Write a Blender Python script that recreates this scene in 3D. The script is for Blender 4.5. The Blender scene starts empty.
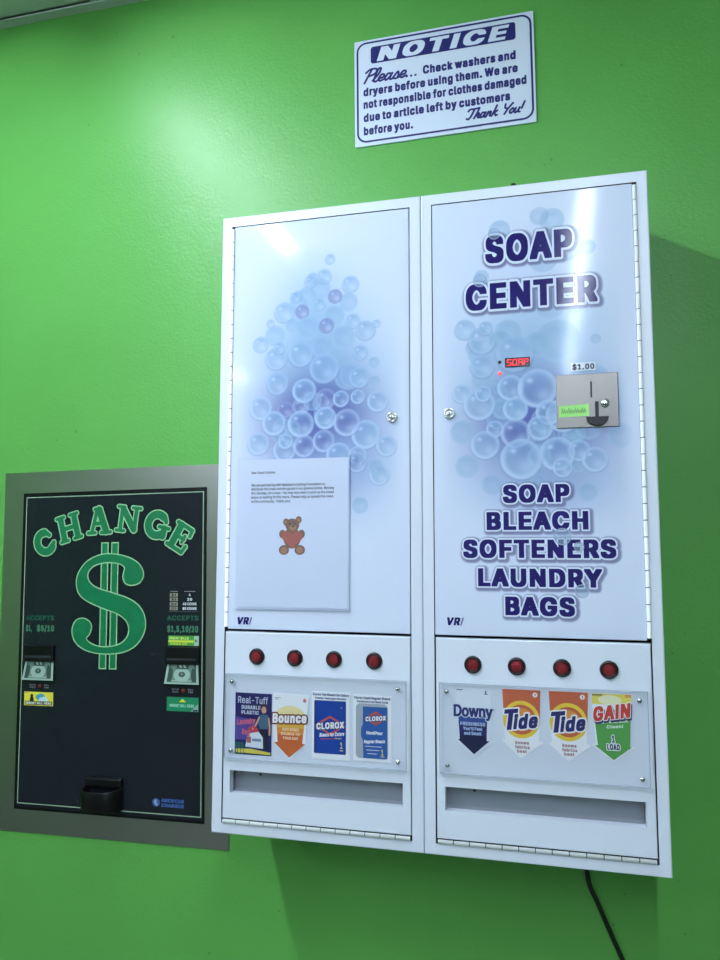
import bpy, bmesh, math, random
import numpy as np
from mathutils import Vector, Matrix
random.seed(7)
sc = bpy.context.scene
COL = sc.collection
PI = math.pi
D = 0.231          # depth of the vending cabinets (front face at y = -D, wall at y = 0)
ZB = 0.92          # height of the cabinets' underside above the floor
ZC = 2.743         # ceiling height

# ------------------------------------------------------------------ materials
def lin(c):
    return tuple(((v/255.0)/12.92 if v/255.0 <= 0.04045 else ((v/255.0+0.055)/1.055)**2.4) for v in c)
MATS = {}
def mat(name, rgb, rough=0.5, metal=0.0, spec=0.5, emit=None, estr=0.0, coat=0.0):
    if name in MATS: return MATS[name]
    m = bpy.data.materials.new(name); m.use_nodes = True
    b = m.node_tree.nodes['Principled BSDF']
    b.inputs['Base Color'].default_value = (*lin(rgb), 1)
    b.inputs['Roughness'].default_value = rough
    b.inputs['Metallic'].default_value = metal
    b.inputs['Specular IOR Level'].default_value = spec
    b.inputs['Coat Weight'].default_value = coat
    b.inputs['Coat Roughness'].default_value = 0.05
    if emit:
        b.inputs['Emission Color'].default_value = (*lin(emit), 1)
        b.inputs['Emission Strength'].default_value = estr
    MATS[name] = m
    return m
def N(m, t, **kw):
    n = m.node_tree.nodes.new(t)
    for k, v in kw.items():
        if k in n.inputs: n.inputs[k].default_value = v
        else: setattr(n, k, v)
    return n
def L(m, a, ai, b, bi): m.node_tree.links.new(a.outputs[ai], b.inputs[bi])

def noise_bump(m, scale, strength, dist=0.001, detail=2.0):
    b = m.node_tree.nodes['Principled BSDF']
    tc = N(m, 'ShaderNodeTexCoord'); no = N(m, 'ShaderNodeTexNoise', Scale=scale, Detail=detail)
    bp = N(m, 'ShaderNodeBump', Strength=strength, Distance=dist)
    L(m, tc, 'Object', no, 'Vector'); L(m, no, 'Fac', bp, 'Height'); L(m, bp, 'Normal', b, 'Normal')
    return m

def wall_material(name, rgb):
    m = mat(name, rgb, 0.40, spec=0.34)
    b = m.node_tree.nodes['Principled BSDF']
    tc = N(m, 'ShaderNodeTexCoord')
    # gentle blotchiness of hand-rolled paint
    big = N(m, 'ShaderNodeTexNoise', Scale=3.0, Detail=3.0)
    L(m, tc, 'Object', big, 'Vector')
    ramp = N(m, 'ShaderNodeMapRange'); ramp.inputs['From Min'].default_value = 0.3; ramp.inputs['From Max'].default_value = 0.7
    ramp.inputs['To Min'].default_value = 0.94; ramp.inputs['To Max'].default_value = 1.05
    L(m, big, 'Fac', ramp, 'Value')
    # sparse pits and specks
    vo = N(m, 'ShaderNodeTexVoronoi', Scale=34.0); L(m, tc, 'Object', vo, 'Vector')
    wn = N(m, 'ShaderNodeTexWhiteNoise'); L(m, vo, 'Position', wn, 'Vector')
    rad = N(m, 'ShaderNodeMath', operation='MULTIPLY'); rad.inputs[1].default_value = 0.12
    pw = N(m, 'ShaderNodeMath', operation='POWER'); pw.inputs[1].default_value = 5.5
    L(m, wn, 'Value', pw, 0); L(m, pw, 'Value', rad, 0)
    lt = N(m, 'ShaderNodeMath', operation='LESS_THAN')
    L(m, vo, 'Distance', lt, 0); L(m, rad, 'Value', lt, 1)
    dk = N(m, 'ShaderNodeMapRange'); dk.inputs['To Min'].default_value = 1.0; dk.inputs['To Max'].default_value = 0.72
    L(m, lt, 'Value', dk, 'Value')
    mu = N(m, 'ShaderNodeMath', operation='MULTIPLY'); L(m, ramp, 'Result', mu, 0); L(m, dk, 'Result', mu, 1)
    hs = N(m, 'ShaderNodeMix', data_type='RGBA', blend_type='MULTIPLY'); hs.inputs['Factor'].default_value = 1.0
    hs.inputs['A'].default_value = (*lin(rgb), 1)
    hs.inputs[6].default_value = (*lin(rgb), 1)
    L(m, mu, 'Value', hs, 7)
    m.node_tree.links.new(hs.outputs[2], b.inputs['Base Color'])
    # orange-peel roller texture
    n1 = N(m, 'ShaderNodeTexNoise', Scale=150.0, Detail=2.0); L(m, tc, 'Object', n1, 'Vector')
    n2 = N(m, 'ShaderNodeTexNoise', Scale=22.0, Detail=2.0); L(m, tc, 'Object', n2, 'Vector')
    b1 = N(m, 'ShaderNodeBump', Strength=0.55, Distance=0.001); L(m, n1, 'Fac', b1, 'Height')
    b2 = N(m, 'ShaderNodeBump', Strength=0.20, Distance=0.004); L(m, n2, 'Fac', b2, 'Height'); L(m, b1, 'Normal', b2, 'Normal')
    b3 = N(m, 'ShaderNodeBump', Strength=0.6, Distance=0.0012, invert=True); L(m, lt, 'Value', b3, 'Height'); L(m, b2, 'Normal', b3, 'Normal')
    L(m, b3, 'Normal', b, 'Normal')
    return m

def brushed(name, rgb, rough, sx, sz):
    m = mat(name, rgb, rough, metal=1.0)
    b = m.node_tree.nodes['Principled BSDF']
    tc = N(m, 'ShaderNodeTexCoord'); mp = N(m, 'ShaderNodeMapping'); mp.inputs['Scale'].default_value = (sx, 1, sz)
    no = N(m, 'ShaderNodeTexNoise', Scale=1.0, Detail=3.0)
    L(m, tc, 'Object', mp, 'Vector'); L(m, mp, 'Vector', no, 'Vector')
    mr = N(m, 'ShaderNodeMapRange'); mr.inputs['To Min'].default_value = rough*0.8; mr.inputs['To Max'].default_value = rough*1.25
    L(m, no, 'Fac', mr, 'Value'); L(m, mr, 'Result', b, 'Roughness')
    bp = N(m, 'ShaderNodeBump', Strength=0.08, Distance=0.0005); L(m, no, 'Fac', bp, 'Height'); L(m, bp, 'Normal', b, 'Normal')
    return m

GREEN = (92, 164, 75)
M_wall = wall_material('green_wall_paint', GREEN)
M_ceil = noise_bump(mat('ceiling_tile', (205, 210, 205), 0.9), 160, 0.4)
M_trim = mat('ceiling_trim_white', (205, 212, 208), 0.5)
M_front = noise_bump(mat('far_wall_white', (214, 214, 210), 0.7), 30, 0.1)
M_floor = noise_bump(mat('floor_tile_grey', (92, 92, 90), 0.45), 20, 0.05)
WHITE = (219, 225, 238)
M_white = noise_bump(mat('white_powder_coat', WHITE, 0.32, spec=0.5), 260, 0.05)
DOOR = (211, 219, 239)
M_door = mat('white_gloss_door', DOOR, 0.09, spec=0.11)
M_dark = mat('dark_gap', (28, 32, 40), 0.6)
M_inner = mat('inner_grey_steel', (150, 156, 166), 0.45)
M_hinge = mat('hinge_white_enamel', (246, 247, 250), 0.28, spec=0.7)
M_hgap = mat('hinge_gap_grey', (110, 116, 128), 0.5)
M_chrome = mat('chrome', (228, 232, 236), 0.24, metal=1.0)
M_steel = brushed('brushed_steel', (178, 178, 172), 0.32, 3.0, 420.0)
M_plate = brushed('brushed_coin_plate', (122, 119, 116), 0.36, 260.0, 12.0)
M_blackp = mat('black_plastic', (10, 11, 12), 0.34, spec=0.3)
M_black = mat('black_rubber', (13, 13, 14), 0.45)
M_panel = mat('black_gloss_panel', (24, 28, 35), 0.22, spec=0.4)
M_bezel = mat('button_bezel_black', (20, 18, 22), 0.3)
M_red = mat('button_red', (122, 26, 32), 0.6, spec=0.25)
M_redr = mat('button_red_ring', (104, 20, 28), 0.6, spec=0.25)
M_navy = mat('print_navy', (40, 34, 96), 0.09, spec=0.11)
M_signw = mat('sign_white', (212, 220, 236), 0.3)
M_signn = mat('sign_navy', (32, 32, 104), 0.35)
M_lw = mat('print_white', (214, 222, 240), 0.09, spec=0.11)
M_mlilac = mat('print_lilac_grey', (120, 112, 158), 0.25)
M_paper = mat('paper_white', (210, 217, 238), 0.55)
M_ink = mat('ink_grey', (46, 48, 58), 0.6)
M_pg = mat('print_green', (6, 112, 66), 0.4)
M_pgl = mat('print_green_outline', (150, 196, 146), 0.4)
M_pgd = mat('print_green_dark', (12, 72, 52), 0.4)
M_pgm = mat('print_green_pale', (60, 118, 88), 0.4)
M_border = mat('print_border_line', (150, 176, 148), 0.4)

def P(name, rgb, rough=0.4): return mat('print_' + name, rgb, rough)

# clear acrylic / clear sleeve : see-through with a real fresnel gloss
def clear(name, tint, ior=1.45, rough=0.06, alpha=0.0):
    m = bpy.data.materials.new(name); m.use_nodes = True
    nt = m.node_tree; nt.nodes.clear()
    out = nt.nodes.new('ShaderNodeOutputMaterial')
    tr = nt.nodes.new('ShaderNodeBsdfTransparent'); tr.inputs['Color'].default_value = (*tint, 1)
    gl = nt.nodes.new('ShaderNodeBsdfGlossy'); gl.inputs['Roughness'].default_value = rough
    fr = nt.nodes.new('ShaderNodeFresnel')
    ge = nt.nodes.new('ShaderNodeNewGeometry'); mr = nt.nodes.new('ShaderNodeMapRange')     # thin sheet: same gloss from either face
    mr.inputs['To Min'].default_value = ior; mr.inputs['To Max'].default_value = 1.0/ior
    nt.links.new(ge.outputs['Backfacing'], mr.inputs['Value']); nt.links.new(mr.outputs['Result'], fr.inputs['IOR'])
    mx = nt.nodes.new('ShaderNodeMixShader')
    nt.links.new(fr.outputs[0], mx.inputs[0]); nt.links.new(tr.outputs[0], mx.inputs[1]); nt.links.new(gl.outputs[0], mx.inputs[2])
    nt.links.new(mx.outputs[0], out.inputs[0])
    return m
M_acr = clear('clear_acrylic', (0.94, 0.945, 0.955), 1.45, 0.08)
M_acre = mat('acrylic_edge', (176, 188, 206), 0.2)
M_sleeve = clear('clear_sleeve', (0.97, 0.975, 0.985), 1.42, 0.12)

def film(name, rgb, fac):
    m = bpy.data.materials.new(name); m.use_nodes = True
    nt = m.node_tree; b = nt.nodes['Principled BSDF']
    b.inputs['Base Color'].default_value = (*lin(rgb), 1); b.inputs['Roughness'].default_value = 0.2
    b.inputs['Alpha'].default_value = fac
    return m
M_film = film('printed_bubble_film', (170, 194, 224), 0.38)
M_filmr = film('printed_bubble_rim', (205, 222, 240), 0.45)

def vcol_material(name, rough):
    m = mat(name, DOOR, rough, spec=0.11)
    a = N(m, 'ShaderNodeVertexColor'); a.layer_name = 'Col'
    L(m, a, 'Color', m.node_tree.nodes['Principled BSDF'], 'Base Color')
    return m
M_bub = vcol_material('bubble_graphic', 0.09)

# ------------------------------------------------------------------ mesh builder
class MB:
    def __init__(s): s.v = []; s.f = []; s.mi = []; s.sm = []; s.mats = []; s.cur = 0; s.jn = 0
    def use(s, m):
        if m not in s.mats: s.mats.append(m)
        s.cur = s.mats.index(m); return s
    def face(s, idx, smooth=False): s.f.append(tuple(idx)); s.mi.append(s.cur); s.sm.append(smooth)
    def add(s, vs, fs, smooth=False):
        o = len(s.v); s.v += [tuple(p) for p in vs]
        for f in fs: s.face([o+i for i in f], smooth)
    def from_bm(s, bm, smooth=False):
        bm.verts.index_update()
        s.add([v.co[:] for v in bm.verts], [[v.index for v in f.verts] for f in bm.faces], smooth); bm.free()
    def box(s, x0, x1, y0, y1, z0, z1, bev=0.0, seg=2):
        bm = bmesh.new(); bmesh.ops.create_cube(bm, size=1)
        for v in bm.verts:
            v.co = ((x0+x1)/2+v.co.x*(x1-x0), (y0+y1)/2+v.co.y*(y1-y0), (z0+z1)/2+v.co.z*(z1-z0))
        if bev: bmesh.ops.bevel(bm, geom=bm.edges[:], offset=bev, segments=seg, profile=0.5, affect='EDGES')
        s.from_bm(bm); return s
    def rect(s, x0, x1, z0, z1, y): s.add([(x0,y,z0),(x1,y,z0),(x1,y,z1),(x0,y,z1)], [(0,1,2,3)]); return s
    def poly(s, pts, y):           # flat polygon (ear-clipped) facing the room
        s.add([(p[0], y, p[1]) for p in pts], tess([[(p[0]*100, p[1]*100) for p in pts]])); return s
    def prism(s, pts, y0, y1):     # polygon extruded from back y1 to front y0
        s.poly(pts, y0); s.poly(pts, y1); n = len(pts); o = len(s.v)
        s.v += [(p[0], y0, p[1]) for p in pts]+[(p[0], y1, p[1]) for p in pts]
        for i in range(n): s.face([o+i, o+(i+1) % n, o+n+(i+1) % n, o+n+i])
        return s
    def disc(s, x, z, rx, y, rz=None, n=24):
        rz = rx if rz is None else rz
        s.add([(x, y, z)]+[(x+rx*math.cos(2*PI*i/n), y, z+rz*math.sin(2*PI*i/n)) for i in range(n)],
              [(0, 1+i, 1+(i+1) % n) for i in range(n)]); return s
    def ring(s, x, z, r0, r1, y, rz=1.0, n=40):
        o = len(s.v)
        for r in (r0, r1): s.v += [(x+r*math.cos(2*PI*i/n), y, z+rz*r*math.sin(2*PI*i/n)) for i in range(n)]
        for i in range(n): s.face([o+i, o+(i+1) % n, o+n+(i+1) % n, o+n+i])
        return s
    def lathe_y(s, x, z, prof, n=32):   # profile (radius, y) revolved about a line along y
        o = len(s.v)
        for r, y in prof: s.v += [(x+r*math.cos(2*PI*i/n), y, z+r*math.sin(2*PI*i/n)) for i in range(n)]
        for k in range(len(prof)-1):
            for i in range(n): s.face([o+k*n+i, o+k*n+(i+1) % n, o+(k+1)*n+(i+1) % n, o+(k+1)*n+i], True)
        s.face([o+(len(prof)-1)*n+i for i in range(n)], True); return s
    def cyl(s, a, b, r, n=14):
        a = Vector(a); b = Vector(b); d = (b-a).normalized()
        u = d.orthogonal().normalized(); w = d.cross(u); o = len(s.v)
        for p in (a, b): s.v += [tuple(p+r*(math.cos(2*PI*i/n)*u+math.sin(2*PI*i/n)*w)) for i in range(n)]
        for i in range(n): s.face([o+i, o+(i+1) % n, o+n+(i+1) % n, o+n+i], True)
        s.face([o+i for i in range(n)]); s.face([o+n+i for i in range(n)]); return s
    def tube(s, pts, r, n=12):
        pts = [Vector(p) for p in pts]; o = len(s.v); up = Vector((0, 1, 0.01)).normalized()
        for i, p in enumerate(pts):
            t = (pts[min(i+1, len(pts)-1)]-pts[max(i-1, 0)]).normalized()
            u = up.cross(t).normalized(); w = t.cross(u)
            s.v += [tuple(p+r*(math.cos(2*PI*k/n)*u+math.sin(2*PI*k/n)*w)) for k in range(n)]
        for i in range(len(pts)-1):
            for k in range(n): s.face([o+i*n+k, o+i*n+(k+1) % n, o+(i+1)*n+(k+1) % n, o+(i+1)*n+k], True)
        s.face([o+k for k in range(n)]); s.face([o+(len(pts)-1)*n+k for k in range(n)]); return s
    def jy(s, y):                  # hair-thin layering of overlapping ink
        s.jn = (s.jn+1) % 53; return y-s.jn*9e-7
    def stroke(s, pts, w, y, closed=False, cap=True, nd=10):
        pts = [Vector(p) for p in pts]; n = len(pts)
        for i in range(n if closed else n-1):
            a = pts[i]; b = pts[(i+1) % n]; d = b-a
            if d.length < 1e-9: continue
            q = Vector((-d.y, d.x)).normalized()*w/2; yy = s.jy(y)
            s.add([(a.x+q.x, yy, a.y+q.y), (a.x-q.x, yy, a.y-q.y), (b.x-q.x, yy, b.y-q.y), (b.x+q.x, yy, b.y+q.y)], [(0, 1, 2, 3)])
        if cap:
            for p in pts: s.disc(p.x, p.y, w/2, s.jy(y-4.8e-5), n=nd)
        return s
    def build(s, name, parent=None, org=(0, 0, 0)):
        me = bpy.data.meshes.new(name); o3 = Vector(org)
        me.from_pydata([tuple(Vector(p)-o3) for p in s.v], [], s.f)
        for m in s.mats: me.materials.append(m)
        me.polygons.foreach_set('material_index', s.mi)
        me.polygons.foreach_set('use_smooth', s.sm)
        me.update()
        ob = bpy.data.objects.new(name, me); COL.objects.link(ob)
        if parent: ob.parent = parent
        return ob

def smooth(pts, closed=False, n=6):
    P_ = [Vector(p) for p in pts]; m = len(P_); out = []
    for i in range(m if closed else m-1):
        g = (lambda k: P_[k % m]) if closed else (lambda k: P_[max(0, min(m-1, k))])
        p0, p1, p2, p3 = g(i-1), g(i), g(i+1), g(i+2)
        for k in range(n):
            t = k/n
            out.append(0.5*((2*p1)+(p2-p0)*t+(2*p0-5*p1+4*p2-p3)*t*t+(3*p1-p0-3*p2+p3)*t**3))
    if not closed: out.append(P_[-1])
    return [(p.x, p.y) for p in out]

def rrect(x0, x1, z0, z1, r, n=6):
    o = []
    for cx, cz, a in ((x1-r, z1-r, 0), (x0+r, z1-r, 90), (x0+r, z0+r, 180), (x1-r, z0+r, 270)):
        for k in range(n+1):
            t = math.radians(a+90*k/n); o.append((cx+r*math.cos(t), cz+r*math.sin(t)))
    return o

# ------------------------------------------------------------------ lettering
from mathutils.geometry import tessellate_polygon
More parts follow.
